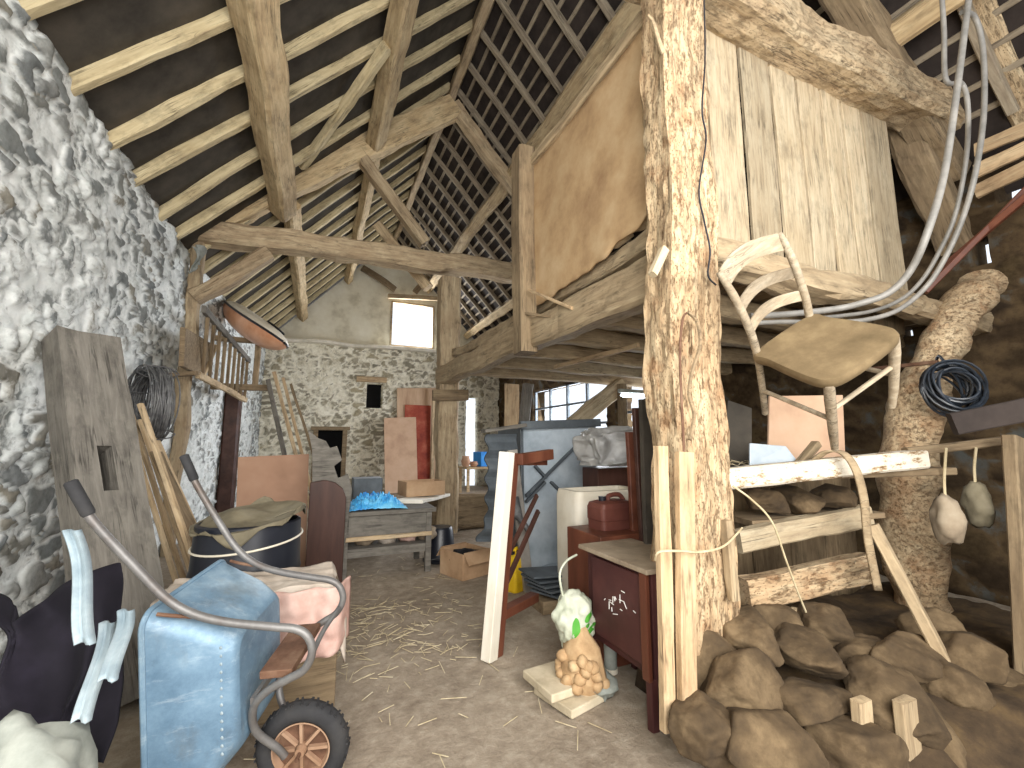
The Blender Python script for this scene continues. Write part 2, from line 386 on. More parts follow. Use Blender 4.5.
def cloth(name, fn, nu, nv, mat, parent=None, thick=.006, world=None):
    """a sheet z=fn(u,v) -> point, given thickness by a solidify modifier"""
    vs = [fn(i/(nu-1), j/(nv-1)) for j in range(nv) for i in range(nu)]
    fs = [(j*nu+i, j*nu+i+1, (j+1)*nu+i+1, (j+1)*nu+i) for j in range(nv-1) for i in range(nu-1)]
    ob = link(name, vs, fs, mat, parent, None, True)
    sm = ob.modifiers.new('thickness', 'SOLIDIFY'); sm.thickness = thick; sm.offset = 0
    return ob
ORD = ['first', 'second', 'third', 'fourth', 'fifth', 'sixth', 'seventh', 'eighth', 'ninth', 'tenth', 'eleventh', 'twelfth', 'thirteenth',
       'fourteenth', 'fifteenth', 'sixteenth', 'seventeenth', 'eighteenth', 'nineteenth', 'twentieth', 'twenty-first', 'twenty-second', 'twenty-third', 'twenty-fourth', 'twenty-fifth', 'twenty-sixth']

# ------------------------------------------------------------------ plan of the barn
WX, RX, RW, EAVE, SL = -1.98, 2.21, 6.4, 4.52, 1.08      # wall, ridge, far side wall, eaves height, roof slope
YT, YN, YB, YF = 8.0, 2.12, 15.6, -1.2                     # far truss, near truss, gable wall, open end
def roof(x): return EAVE+SL*(x-WX) if x <= RX else EAVE+SL*(RW-x)
def wallx(y): return WX+max(0, y-8)/(YB-8)*.34

def stone_wall(name, fn, us, vs, scale, amp, mat, holes=(), thick=.45, seed=0, warp=.35):
    """rubble masonry: fn(u,v)->(point, outward normal); cells of a warped voronoi are the stones"""
    us = sorted(set(round(u, 4) for u in us) | set(h for q in holes for h in q[:2])); vs = sorted(set(round(v, 4) for v in vs) | set(h for q in holes for h in q[2:]))
    bm = bmesh.new(); ls = bm.verts.layers.float.new('stone'); lt = bm.verts.layers.float.new('tint'); g = {}
    for i, u in enumerate(us):
        for j, v in enumerate(vs):
            q = V((u*scale*.8, v*scale*1.3, seed)); q += warp*V((noise.noise(q*1.1), noise.noise(q*1.1+V((9, 0, 0))), 0))
            ds, ps = noise.voronoi(q); e = ds[1]-ds[0]
            st = min(1, max(0, (e-.06)/.22)); st = st*st*(3-2*st)
            c = ps[0]; ti = (math.sin(c.x*12.9898+c.y*78.233+c.z*3.7)*43758.5453) % 1
            p, n = fn(u, v)
            dsp = amp*(st*(.35+.9*ti))+amp*.9*noise.noise(V((u*1.1, v*1.1, seed+3)))+amp*.16*noise.noise(V((u*9, v*9, seed)))
            b = bm.verts.new(p+n*dsp); b[ls] = st; b[lt] = ti; g[i, j] = b
    for i in range(len(us)-1):
        for j in range(len(vs)-1):
            cu, cv = (us[i]+us[i+1])/2, (vs[j]+vs[j+1])/2
            if any(a < cu < b and c < cv < d for a, b, c, d in holes): continue
            bm.faces.new((g[i, j], g[i+1, j], g[i+1, j+1], g[i, j+1]))
    n0 = fn((us[0]+us[-1])/2, vs[0])[1]
    be = [e for e in bm.edges if e.is_boundary]
    r = bmesh.ops.extrude_edge_only(bm, edges=be)
    bmesh.ops.translate(bm, vec=-n0*thick, verts=[x for x in r['geom'] if isinstance(x, bmesh.types.BMVert)])
    bmesh.ops.recalc_face_normals(bm, faces=bm.faces)
    me = bpy.data.meshes.new(name); bm.to_mesh(me); bm.free(); me.materials.append(M[mat]); me.shade_smooth()
    ob = bpy.data.objects.new(name, me); COL.objects.link(ob); ob['kind'] = 'structure'
    f = me.polygons
    return ob
def rng(a, b, s):
    n = max(1, int(round((b-a)/s))); return [a+(b-a)*i/n for i in range(n+1)]

# floor
fl_u, fl_v = rng(-2.4, 6.9, .12), rng(-2.0, 16, .12)
vs = [(x, y, .02*noise.noise(V((x*1.3, y*1.3, 0)))+.012*noise.noise(V((x*6, y*6, 2)))) for y in fl_v for x in fl_u]
nu = len(fl_u); fs = [(j*nu+i, j*nu+i+1, (j+1)*nu+i+1, (j+1)*nu+i) for j in range(len(fl_v)-1) for i in range(nu-1)]
floor = link('floor', vs, fs, 'dirt', smooth=True); floor['kind'] = 'structure'

# walls
stone_wall('wall_left', lambda u, v: (V((wallx(u), u, v)), V((1, 0, 0))), rng(YF, 6, .03)+rng(6, YB, .06), rng(0, EAVE+.02, .03), 4.8, .042, 'stone_wall', warp=.75)
WINH = (at(367, 383, y=YB).x, at(383, 383, y=YB).x, at(370, 408, y=YB).z, at(370, 383, y=YB).z)
DRH = (at(316, 430, y=YB).x, at(345, 430, y=YB).x, 0.0, at(330, 430, y=YB).z)
LEDGE = at(360, 347, y=YB).z
DAY = (at(466, 400, y=YB).x, at(479, 400, y=YB).x, 0.0, 3.3)
stone_wall('wall_back', lambda u, v: (V((u, YB, v)), V((0, -1, 0))), rng(-2.2, RW+.2, .05), rng(0, LEDGE, .05), 3.6, .05, 'stone_back', [WINH, DRH, DAY], seed=5, warp=.6)
# side wall under the loft: broad openings to the yard
_h = at(902, 326, x=RW); HOLE = (_h.y-.1, _h.y+.1, _h.z-.14, _h.z+.14)
O1 = (8.7, 12.7, .95, 3.25); O2 = (6.6, 8.3, .9, 3.0)
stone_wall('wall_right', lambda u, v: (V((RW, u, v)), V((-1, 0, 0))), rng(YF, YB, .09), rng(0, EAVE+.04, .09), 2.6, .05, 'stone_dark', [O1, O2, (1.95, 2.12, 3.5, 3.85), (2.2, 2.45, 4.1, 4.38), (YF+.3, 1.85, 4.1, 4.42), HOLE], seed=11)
stone_wall('front_shade_wall', lambda u, v: (V((u, YF, v)), V((0, 1, 0))), rng(2.9, RW+.2, .12), rng(0, 3.3, .12), 2.2, .04, 'stone_dark', seed=21)  # unseen wall behind the camera, added to shade the lower right

# gable above the ledge, with its bright window
gw = (at(391, 330, y=YB+.2).x, at(433, 330, y=YB+.2).x, at(410, 347, y=YB+.2).z, at(410, 304, y=YB+.2).z)
mb = MB()
gx = [-2.4, gw[0], gw[1], RW+.4]
y0 = YB+.2
def gcol(a, b, lo):
    n = 20
    for i in range(n):
        xa, xb = a+(b-a)*i/n, a+(b-a)*(i+1)/n
        mb.solid([V((xa, y0, lo)), V((xb, y0, lo)), V((xb, y0, max(lo+.02, roof(xb)))), V((xa, y0, max(lo+.02, roof(xa))))], .12)
gcol(gx[0], gw[0], LEDGE-.1); gcol(gw[0], gw[1], gw[3]); gcol(gw[1], gx[3], LEDGE-.1)
mb.box(((gw[0]+gw[1])/2, y0+.06, (LEDGE-.1+gw[2])/2), (gw[1]-gw[0], .12, gw[2]-LEDGE+.1))
g = mb.build('wall_gable', 'plaster'); g['kind'] = 'structure'
# window frame
mb = MB(); a, b, c, d = gw
for p, q in (((a, c), (b, c)), ((a, d), (b, d)), ((a, c), (a, d)), ((b, c), (b, d))):
    mb.bar((p[0], y0-.02, p[1]), (q[0], y0-.02, q[1]), .06, .06)
o = mb.build('window_1', 'beam_grey'); o['kind'] = 'structure'
timber('trim_1', (-1.7, YB-.02, LEDGE+.0), (RW, YB-.02, LEDGE+.05), .5, .1, 'white_wood', kind='structure', rough=.03)

# roof slopes
def slope(name, xa, xb, mat):
    n = 2; mb = MB(); dz = .09
    xs = [xa, xb]
    mb.add([(xa, YF, roof(xa)+dz), (xb, YF, roof(xb)+dz), (xb, YB+.5, roof(xb)+dz), (xa, YB+.5, roof(xa)+dz),
            (xa, YF, roof(xa)+dz+.06), (xb, YF, roof(xb)+dz+.06), (xb, YB+.5, roof(xb)+dz+.06), (xa, YB+.5, roof(xa)+dz+.06)],
           [(0, 1, 2, 3), (7, 6, 5, 4), (0, 4, 5, 1), (1, 5, 6, 2), (2, 6, 7, 3), (3, 7, 4, 0)])
    o = mb.build(name, mat); o['kind'] = 'structure'
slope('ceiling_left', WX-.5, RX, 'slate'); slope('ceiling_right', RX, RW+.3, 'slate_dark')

# rafters
ys = [15.2-.72*i for i in range(20)]
for i, y in enumerate(ys):
    x1 = RX-.05; w = random.uniform(.085, .115); j = lambda: random.uniform(-.05, .05)
    timber('rafter', (WX-.1, y+j(), roof(WX-.1)+.01), (x1, y+j(), roof(x1)+.01), w, .13, 'rafter',
           f'pale rough rafter on the roof slope over the stone wall, {ORD[i]} from the far gable', 'rafter', 'rafters over the stone wall', rough=.014, seg=22)
for i, y in enumerate(ys):
    x0 = RX+.05
    timber('rafter', (x0, y, roof(x0)-.0), (RW-.3, y+random.uniform(-.06, .06), roof(RW-.3)), .085, .11, 'rafter_dark',
           f'grey rafter on the roof slope over the loft, {ORD[i]} from the far gable', 'rafter', 'rafters over the loft', rough=.012, seg=16)
nb = 22
for i in range(nb):
    x = RX+.12+i*(RW-RX-.3)/nb
    timber('roof_batten', (x, YF, roof(x)+.07), (x, YB+.2, roof(x)+.07), .06, .03, 'rafter_dark',
           f'thin slate batten on the roof slope over the loft, {ORD[i]} below the ridge', 'batten', 'slate battens over the loft', up=(1, 0, 1), rough=.004, seg=8)
# purlins
def purlin(x, y0, y1, w, h, label, mat='beam', group=None, off=.2):
    z = roof(x)-.06-off; up = (SL, 0, -1) if x > RX else (-SL, 0, 1)
    return timber('roof_purlin', (x, y0, z), (x, y1, z), w, h, mat, label, 'purlin', group, up=up, rough=.02)
purlin(-.72, YF+.3, YT+.05, .34, .34, 'thick square purlin hanging low over the stone wall, camera side of the far truss', off=.26)
purlin(-.62, YT+.1, YB+.1, .26, .26, 'curved bright lower purlin between the far truss and the gable')
purlin(.72, YF+.3, YT+.1, .28, .28, 'pale upper purlin crossing high above the tie beam over the open floor', off=.22)
purlin(.74, YT+.15, YB+.1, .22, .22, 'slim upper purlin between the far truss and the gable, stone wall slope')
timber('ridge_beam', (RX, YF+.3, roof(RX)-.16), (RX, YB+.1, roof(RX)-.16), .16, .24, 'beam_grey', 'long grey ridge beam along the roof peak', 'ridge beam', rough=.018)
timber('roof_purlin', (3.56, YF+.3, roof(3.56)-.28), (3.56, YB+.1, roof(3.56)-.28), .26, .28, 'beam', 'wormy purlin of the loft slope above the tan loft panel', 'purlin', up=(1, 0, 1), rough=.025)
timber('roof_purlin', (5.1, YF+.3, roof(5.1)-.24), (5.1, YB+.1, roof(5.1)-.24), .24, .24, 'beam', 'low purlin over the far side of the loft', 'purlin', up=(1, 0, 1), rough=.025)
# far truss
tl, tr = at(165, 226, y=YT), at(512, 273, y=YT)
timber('tie_beam', (WX-.15, YT, tl.z-.02), (RW, YT, tr.z+.02), .36, .36, 'beam_grey', 'long grey tie beam crossing the barn on top of the free standing post', 'tie beam', rough=.035, sag=-.05)
pz = tl.z+.12
timber('principal_rafter', (WX+.1, YT, pz-.02), (RX+.02, YT, roof(RX)-.55), .46, .3, 'beam', 'heavy sloping roof timber of the far truss, stone wall side', 'truss timber', rough=.03, up=(0, 1, 0), bow=0)
timber('principal_rafter', (RX+.02, YT, roof(RX)-.5), (RW-.2, YT, roof(RW-.2)-.5), .24, .26, 'beam_grey', 'heavy sloping roof timber of the far truss, loft side', 'truss timber', rough=.025, up=(0, 1, 0))
timber('truss_strut', at(425, 244, y=YT-.02), at(357, 152, y=YT-.02), .2, .24, 'beam_grey', 'slanting grey strut from tie beam to sloping truss timber', 'strut', up=(0, 1, 0), rough=.015)
timber('wind_brace', at(302, 166, y=YT-.35), at(388, 46, y=5.6), .13, .15, 'rafter', 'thin diagonal wind brace from the truss up to the upper purlin', 'brace', rough=.015, up=(0, 1, 0))
timber('knee_brace', at(193, 297, y=YT-.02), at(270, 254, y=YT-.02), .22, .28, 'beam_grey', 'stout knee brace between wall post and tie beam', 'brace', up=(0, 1, 0), rough=.025, bow=.04)
timber('wall_post', (WX+.1, YT+.02, 0), (WX+.12, YT+.02, tl.z-.15), .16, .18, 'beam_grey', 'weathered slim post standing against the limewashed wall under the tie beam', 'post', rough=.03)
# free standing post
pb = at(448, 400, y=YT)
post = empty('timber_post', (pb.x, YT, 0), 'squared old post standing free in mid floor under the tie beam', 'post')
timber('post_shaft', (pb.x, YT, 0), (pb.x-.02, YT, at(450, 275, y=YT).z-.1), .38, .38, 'beam_grey', rough=.025, parent=post, up=(0, 1, 0))
w = at(433, 395, y=YT-.25); w2 = at(468, 395, y=YT-.25)
timber('bolster_block', (w.x, YT-.24, w.z), (w2.x, YT-.24, w2.z), .1, .2, 'brownwood', parent=post, rough=.012)
timber('truss_strut', at(428, 288, y=YT+.5), at(378, 225, y=YT+1.2), .16, .2, 'beam_grey', 'short slanting strut behind the tie beam near the free post', 'strut', rough=.02)
# gable timber frame
timber('gable_rail', at(388, 296, y=YB-.1), at(500, 302, y=YB-.1), .12, .16, 'beam_grey', 'grey rail across the gable above the bright window', 'rail')
timber('gable_brace', at(362, 268, y=YB-.15), at(395, 290, y=YB-.15), .16, .2, 'brownwood', 'crooked brown brace high on the gable', 'brace', bow=-.12)
timber('gable_brace', at(440, 262, y=YB-.15), at(415, 292, y=YB-.15), .16, .2, 'brownwood', 'straight brown brace high on the gable beside the post', 'brace')

# ------------------------------------------------------------------ loft
LX = 2.14; LZ = 2.66
BZ0 = LZ; BH = .34
beamA = timber('loft_edge_beam', (LX+.1, YN-.05, LZ+.17), (LX+.02, YT+.15, LZ+.2), .24, .34, 'loftwood', 'long loft edge beam running from near worm eaten post to free post', 'beam', rough=.028)
timber('loft_rail', (LX+.16, YN+.1, LZ+.52), (LX+.16, YT-.3, LZ+.6), .12, .16, 'loftwood', 'rough rail lying above the loft edge beam', 'rail', rough=.035, sag=.05)
jy = [2.75, 3.5, 4.3, 5.15, 6.1, 7.1]
for i, y in enumerate(jy):
    timber('loft_joist', (LX+.12, y, LZ+.2), (RW, y+.1, LZ+.2), .16, .2, 'loftwood', f'brown loft floor joist, {ORD[i]} from the worm eaten post', 'joist', 'loft floor joists', rough=.02)
for i in range(13):
    x = LX+.3+i*.33
    timber('loft_floorboard', (x, YN, LZ+.325), (x+random.uniform(-.02, .02), YT-.2, LZ+.325), random.uniform(.26, .31), .04, 'brownwood',
           f'dark loft floorboard, {ORD[i]} in from the loft edge', 'floorboard', 'loft floorboards', rough=.004, seg=14)
timber('loft_brace', at(555, 367, z=LZ+.08), at(638, 345, z=LZ+.08), .05, .06, 'pine', 'thin pale batten nailed aslant under the loft joists', 'batten')
# corner stud and the big panel closing the loft
s0 = at(525, 351, x=LX-.06); s1 = at(516, 172, x=LX-.06)
timber('loft_stud', (s0.x, s0.y, s0.z-.03), (s1.x, s0.y+.05, s1.z+.15), .2, .26, 'brownwood', 'upright brown stud at the far corner of the tan loft panel', 'stud', rough=.012, up=(0, 1, 0))
PT = at(558, 125, x=LX).z-.02
def panel(u, v):
    y = YN+.06+u*(s0.y-YN-.1); z0 = LZ+.46+.10*(1-u)+.07*noise.noise(V((u*9, 1, 0)))+.28*max(0, .35-u)*1.5; z1 = PT-.05+.04*noise.noise(V((u*5, 3, 0)))
    return V((LX+.03+.015*math.sin(3*u)+.012*noise.noise(V((u*4, v*4, 0))), y, z0+(z1-z0)*v))
tag(cloth('hardboard_sheet', panel, 60, 24, 'board', thick=.02), 'big tan hardboard sheet closing the open side of the loft', 'hardboard')
timber('loft_top_plate', (LX+.06, YN+.1, PT), (LX+.06, s0.y+.2, PT), .14, .13, 'loftwood', 'stained plate along the top edge of the tan loft panel', 'plate', rough=.02)
# lime clods at the foot of the panel
for i, (px, py, s) in enumerate(((588, 285, .13), (618, 262, .15), (560, 305, .11), (640, 275, .1))):
    p = at(px, py, x=LX+.08); o = rock('dried_mud_lump', (LX+.1, p.y, LZ+.66), (s, s*2.2, s*.9), 'loftwood', 40+i)
    tag(o, f'dry mud lump under the tan loft sheet, {ORD[[2, 1, 3, 0][i]]} from the worm eaten post', 'lump', 'mud lumps under the loft panel')
a = at(529, 290, x=LX-.1); b = at(572, 308, x=LX-.05)
timber('loose_batten', (a.x, a.y, a.z), (b.x, b.y, b.z), .03, .03, 'pine', 'pale square batten sticking out below the tan loft panel', 'batten', rough=.003)
a = at(515, 312, x=LX-.15); b = at(552, 317, x=LX-.02)
timber('loose_batten', (a.x, a.y, a.z), (b.x, b.y, b.z), .028, .028, 'brownwood', 'thin dark stick nailed across the brown loft stud', 'stick', rough=.003)

# near worm eaten post
def wormpost():
    y0 = YN-.02; q = empty('worm_eaten_post', (2.2, y0, 0), 'massive worm eaten pale post holding up the near corner of the loft', 'post')
    xa, xb = at(660, 440, y=y0-.17).x, at(722, 460, y=y0-.17).x
    xc = (xa+xb)/2; w = xb-xa
    xt = (at(675, 10, y=y0-.17).x+at(716, 10, y=y0-.17).x)/2
    c0, c1 = at(716, 640, y=y0-.15), at(694, 150, y=y0-.15); dd = (c1-c0)/(c1.z-c0.z)
    c0 += dd*(.45-c0.z); c1 += dd*(5.2-c1.z)
    timber('post_shaft', (c0.x, y0, .45), (c1.x, y0, 5.2), w*.9, .34, 'worm', rough=.03, parent=q, up=(0, 1, 0), taper=.86, dense=6, seg=150)
    return q, xc, w, y0
WP, wpx, wpw, wpy = wormpost()
blobz = rock('post_footing_stone', (wpx+.12, wpy-.02, .3), (.6, .56, .74), 'rock', 3, n=30)
tag(blobz, 'rough stone footing under the worm eaten post', 'stone')
# boards strapped to the post
for i, (pxt, pyt, pxb, pyb, w, lab) in enumerate(((661, 446, 668, 730, .075, 'pale knotty plank strapped upright on the post, cabinet side'),
                                                 (684, 452, 688, 735, .105, 'pale split plank strapped upright on the post face'))):
    yy = wpy-.2-.05*(i)
    a = at(pxt, pyt, y=yy); b = at(pxb, pyb, y=yy)
    timber('strapped_plank', (b.x, yy, max(.02, b.z)), (a.x, yy, a.z), w, .05, 'pine', lab, 'plank', 'planks strapped to the post', up=(0, 1, 0), rough=.005)
# rope tie
rp = [at(x, y, y=wpy-.29+dy) for x, y, dy in ((655, 560, .05), (659, 552, 0), (680, 551, -.02), (700, 552, -.01), (724, 546, 0), (742, 528, .1))]
tag(MB().tube(spline(rp, 6), .006, 6).build('rope_tie', 'rope', smooth=True), 'thin rope tied round the strapped planks and the post', 'rope')
rp = [at(x, y, y=wpy-.24) for x, y in ((690, 312), (683, 318), (680, 350), (681, 390), (683, 430), (685, 470))]
tag(MB().tube(spline(rp, 6), .007, 6).build('iron_hook', 'rust', smooth=True), 'rusty iron rod hanging down the worm eaten post', 'rod')
rp = [at(x, y, y=wpy-.25) for x, y in ((688, 312), (697, 322), (700, 345), (692, 372), (689, 395), (694, 415), (690, 440))]
tag(MB().tube(spline(rp, 6), .012, 6).build('leather_strap', 'brownwood', smooth=True), 'old brown strap hanging from a nail on the worm eaten post', 'strap')
rp = [at(x, y, y=wpy-.2) for x, y in ((704, 0), (705, 60), (702, 110), (706, 140), (699, 190), (704, 220), (710, 250), (708, 275), (716, 285))]
tag(MB().tube(spline(rp, 6), .006, 6).build('electric_cable', 'blackplastic', smooth=True), 'thin dark cable wandering down the upper worm eaten post', 'cable')
a, b = at(652, 275, y=wpy-.22), at(664, 250, y=wpy-.22)
timber('wooden_peg', a, b, .05, .05, 'plank', 'short pale peg sticking out of the worm eaten post at loft height', 'peg', rough=.006)
rp = [at(x, y, y=wpy-.1) for x, y in ((668, 62), (662, 50), (657, 35), (653, 22), (648, 15))]
tag(MB().tube(spline(rp, 5), [.02-.0006*i for i in range(21)], 7).build('dry_root', 'loftwood', smooth=True), 'bent dry root hanging beside the worm eaten post top', 'root')

# near tie beam and plank partition of the loft
t0, t1 = at(716, 5, y=YN-.05), at(925, 118, y=YN-.05)
TZ = (t0.z+t1.z)/2
timber('tie_beam', (1.9, YN-.02, TZ+.12), (RW, YN-.02, TZ+.12), .4, .4, 'tie', 'massive pale tie beam above the upright loft planks', 'tie beam', rough=.035, dense=4, seg=70)
tops = [(700, 13), (734, 26), (766, 47), (793, 66), (817, 85), (838, 96), (858, 108), (886, 124)]
names = ['wide pale plank', 'knotty pale plank', 'cracked pale plank', 'smooth pale plank', 'narrow tan plank', 'slim worn plank', 'long pale plank hanging lowest']
xs = [at(px, py, y=YN+.1).x for px, py in tops]
for i in range(7):
    x0, x1 = xs[i], xs[i+1]; zb = LZ+.32-(0 if i < 6 else .1)+random.uniform(-.02, .02)
    timber('loft_plank', ((x0+x1)/2, YN+.08+random.uniform(0, .02), zb), ((x0+x1)/2, YN+.1, TZ+.1), (x1-x0)*random.uniform(.87, .91), .03, 'plank',
           f'{names[i]}, {ORD[i]} upright loft plank from the worm eaten post', 'plank', 'upright loft planks', up=(0, 1, 0), rough=.006, seg=24)
# principal rafter and strut of the near truss, loft side
a, b = at(850, -70, y=YN-.1), at(935, 120, y=YN-.1)
timber('principal_rafter', (3.9, YN-.02, 6.5), (RW-.1, YN-.02, 4.55), .3, .3, 'brownwood', 'pale sloping truss timber meeting the massive tie beam', 'truss timber', up=(0, 1, 0), rough=.03)
timber('truss_brace', at(905, 120, y=YN+.1), at(955, 250, y=YN+.1), .26, .3, 'brownwood', 'short thick brace under the massive tie beam', 'brace', rough=.03, up=(0, 1, 0))
a, b = at(968, -20, y=1.5), at(1035, 125, y=1.5)
timber('loft_strut', a, b, .22, .22, 'tie', 'pale slanting strut below the dark battens at the eaves', 'strut', rough=.02)
mb = MB(); q = [at(866, 30, y=YN-.3), at(905, 0, y=YN-.3), at(938, 95, y=YN-.3), at(925, 110, y=YN-.3)]
timber('loft_sill', (wpx, YN-.02, LZ+.25), (RW, YN-.02, LZ+.2), .22, .22, 'loftwood', 'rough cross sill under the upright loft planks', 'sill beam', rough=.045, dense=3, kind='thing')
# tan back boards beyond the planks
a = at(886, 150, y=YN+.5); 
for i in range(3):
    x = 4.35+i*.55
    timber('loft_end_board', (x, YN+.35, LZ+.1), (x, YN+.35, 4.6), .53, .03, 'brownwood', f'brown board beyond the upright planks, {ORD[i]} towards the eaves', 'board', 'brown boards beyond the loft planks', up=(0, 1, 0), rough=.006)
# eaves slats catching daylight
for i, (ya, yb) in enumerate(((150, 128), (172, 146), (192, 165))):
    a = at(975, ya, x=5.9); b = at(1030, yb, x=5.9)
    timber('eaves_slat', a, b, .04, .14, 'pine', f'sunlit yellow slat at the eaves, {ORD[i]} from the top', 'slat', 'sunlit eaves slats')
for i, (p, q) in enumerate((((925, 292), (1040, 175)), ((935, 275), (1035, 190)))):
    a = at(p[0], p[1], y=1.95); b = at(q[0], q[1], y=1.3)
    timber('stored_pole', a, b, .06, .05, 'mahogany', ['dark red pole stored aslant beyond the hose loops', 'second thinner dark pole stored aslant over the first'][i], 'pole', rough=.004)
# black sheets behind the gable wall openings, painted darkness for the depth beyond
mb = MB(); mb.box(((DRH[0]+DRH[1])/2, YB+.5, (DRH[3])/2), (DRH[1]-DRH[0]+.3, .08, DRH[3]+.3)); o = mb.build('doorway_dark_sheet', 'black'); o['kind'] = 'structure'
mb = MB()
for x in (DRH[0], DRH[1]): mb.box((x, YB-.06, DRH[3]/2), (.14, .16, DRH[3]))
mb.box(((DRH[0]+DRH[1])/2, YB-.06, DRH[3]+.05), (DRH[1]-DRH[0]+.3, .16, .12))
o = mb.build('trim_2', 'brownwood', bevel=.01); o['kind'] = 'structure'
mb = MB(); mb.box(((WINH[0]+WINH[1])/2, YB+.45, (WINH[2]+WINH[3])/2), (WINH[1]-WINH[0]+.2, .06, WINH[3]-WINH[2]+.2)); o = mb.build('recess_dark_sheet', 'black'); o['kind'] = 'structure'
timber('trim_3', (WINH[0]-.35, YB-.03, WINH[3]+.1), (WINH[1]+.1, YB-.03, WINH[3]+.1), .3, .18, 'pine', kind='structure', rough=.02)
# yard windows in the side wall under the loft
def sidewin(name, O, nv, nh):
    mb = MB(); x = RW+.12
    for k in range(nv+1):
        y = O[0]+(O[1]-O[0])*k/nv; mb.bar((x, y, O[2]), (x, y, O[3]), .08, .08, (0, 1, 0))
    for k in range(nh+1):
        z = O[2]+(O[3]-O[2])*k/nh; mb.bar((x, O[0], z), (x, O[1], z), .07, .06)
    o = mb.build(name, 'grey_dark', bevel=.008); o['kind'] = 'structure'
sidewin('window_3', O1, 4, 4); sidewin('window_4', O2, 2, 3)

# ------------------------------------------------------------------ against the limewashed wall
# leaning old timber with mortise
b = at(134, 700, z=.03); a = at(82, 340, x=WX+.22)
L = (a-b); fm = frame(b, L, (.75, -.8, 0))
Wd, Tk, Ln = .40, .24, L.length
vs = []; fs = []
mz = (Ln*.50, Ln*.63, -.03, .06)     # mortise slot along the face
xs_ = sorted(set(rng(0, Ln, .09)+[mz[0], mz[1]])); ysl = sorted(set(rng(-Wd/2, Wd/2, .065)+[mz[2], mz[3]]))
bm = bmesh.new(); g = {}
def lt(i, j, top):
    x, y = xs_[i], ysl[j]; k = .012*noise.noise(V((x*2, y*9, 4 if top else 9)))+.02*noise.noise(V((x*.8, y*2, 1)))
    wv = 1+.05*noise.noise(V((x*1.3, 0, 7)))
    return bm.verts.new((x+(.04*noise.noise(V((y*6, 2, 0))) if i in (0, len(xs_)-1) else 0), y*wv, (Tk/2 if top else -Tk/2)+k))
for t in (0, 1):
    for i in range(len(xs_)):
        for j in range(len(ysl)): g[i, j, t] = lt(i, j, t)
hole = lambda i, j: mz[0] < (xs_[i]+xs_[i+1])/2 < mz[1] and mz[2] < (ysl[j]+ysl[j+1])/2 < mz[3]
NX, NY = len(xs_), len(ysl)
for i in range(NX-1):
    for j in range(NY-1):
        if hole(i, j): continue
        bm.faces.new((g[i, j, 1], g[i+1, j, 1], g[i+1, j+1, 1], g[i, j+1, 1]))
for i in range(NX-1):
    for j in range(NY-1): bm.faces.new((g[i, j, 0], g[i, j+1, 0], g[i+1, j+1, 0], g[i+1, j, 0]))
be = {}
for f in bm.faces:
    for e in f.edges: be[e] = be.get(e, 0)+1
idx = {v: k for k, v in g.items()}
done = set()
for e in [e for e in be if be[e] == 1]:
    k0, k1 = idx[e.verts[0]], idx[e.verts[1]]
    if k0[2] == 1: bm.faces.new((g[k0[0], k0[1], 1], g[k1[0], k1[1], 1], g[k1[0], k1[1], 0], g[k0[0], k0[1], 0]))
bmesh.ops.recalc_face_normals(bm, faces=bm.faces)
me = bpy.data.meshes.new('leaning_timber'); bm.to_mesh(me); bm.free(); me.materials.append(M['greywood'])
o = bpy.data.objects.new('leaning_timber', me); COL.objects.link(o); o.matrix_world = fm
tag(o, 'huge grey old timber with a mortise slot leaning on the limewashed wall', 'timber')
# coil of fence wire on a peg
c = at(149, 405, x=WX+.32)
mb = MB(); ax = V((.82, .57, 0)).normalized(); R_ = .40
sidev = V((0, 0, 1)).cross(ax).normalized(); rr = random.Random(3)
root = empty('wire_coil', c, 'fat coil of grey fence wire hanging on the limewashed wall', 'wire coil')
def coil(axis, R, wd, n, r, seed, squash=1.0, tilt=.04, seg=22):
    rr = random.Random(seed); sv = V((0, 0, 1)).cross(axis).normalized(); uv = axis.cross(sv); pts = []
    for k in range(n*seg):
        a = 2*math.pi*k/seg; q = k/seg; off = wd*(.5*math.sin(q*2.1+seed)+.5*math.sin(q*.77+1))/1.6
        rd = R*(1+.07*math.sin(q*1.7+seed)+.05*noise.noise(V((q*3, seed, 0))))
        pts.append(axis*(off+tilt*math.sin(a+q))+sv*(rd*math.cos(a)*squash)+uv*(rd*math.sin(a)))
    return pts
mb.tube(coil(ax, R_, .16, 34, .007, 3, .9), .0075, 5); mb.tube(coil(ax, R_*.88, .14, 20, .007, 8, .9), .0075, 5)
mb.build('wire_windings', 'wire', root, True)
mb = MB()
for a in (.5, 2.0, 4.1, 5.5):
    mb = MB(); p = sidev*math.cos(a)*R_*.9*.95+V((0, 0, 1))*math.sin(a)*R_*.95; tt = (sidev*(-math.sin(a))+V((0, 0, 1))*math.cos(a)).normalized()
    mb.tube([p+(ax*math.cos(q)*.19+p.normalized()*math.sin(q)*.07) for q in [i*.7 for i in range(9)]], .007, 5, True)
    mb.build('binding_wire', 'wire', root, True)
a, b2 = at(158, 381, x=WX+.12), at(196, 373, x=-1.35)
timber('wall_peg', (a.x-.05, a.y-.2, a.z+.02), b2, .05, .05, 'brownwood', 'dark peg bar carrying the coil of fence wire', 'peg', rough=.006)
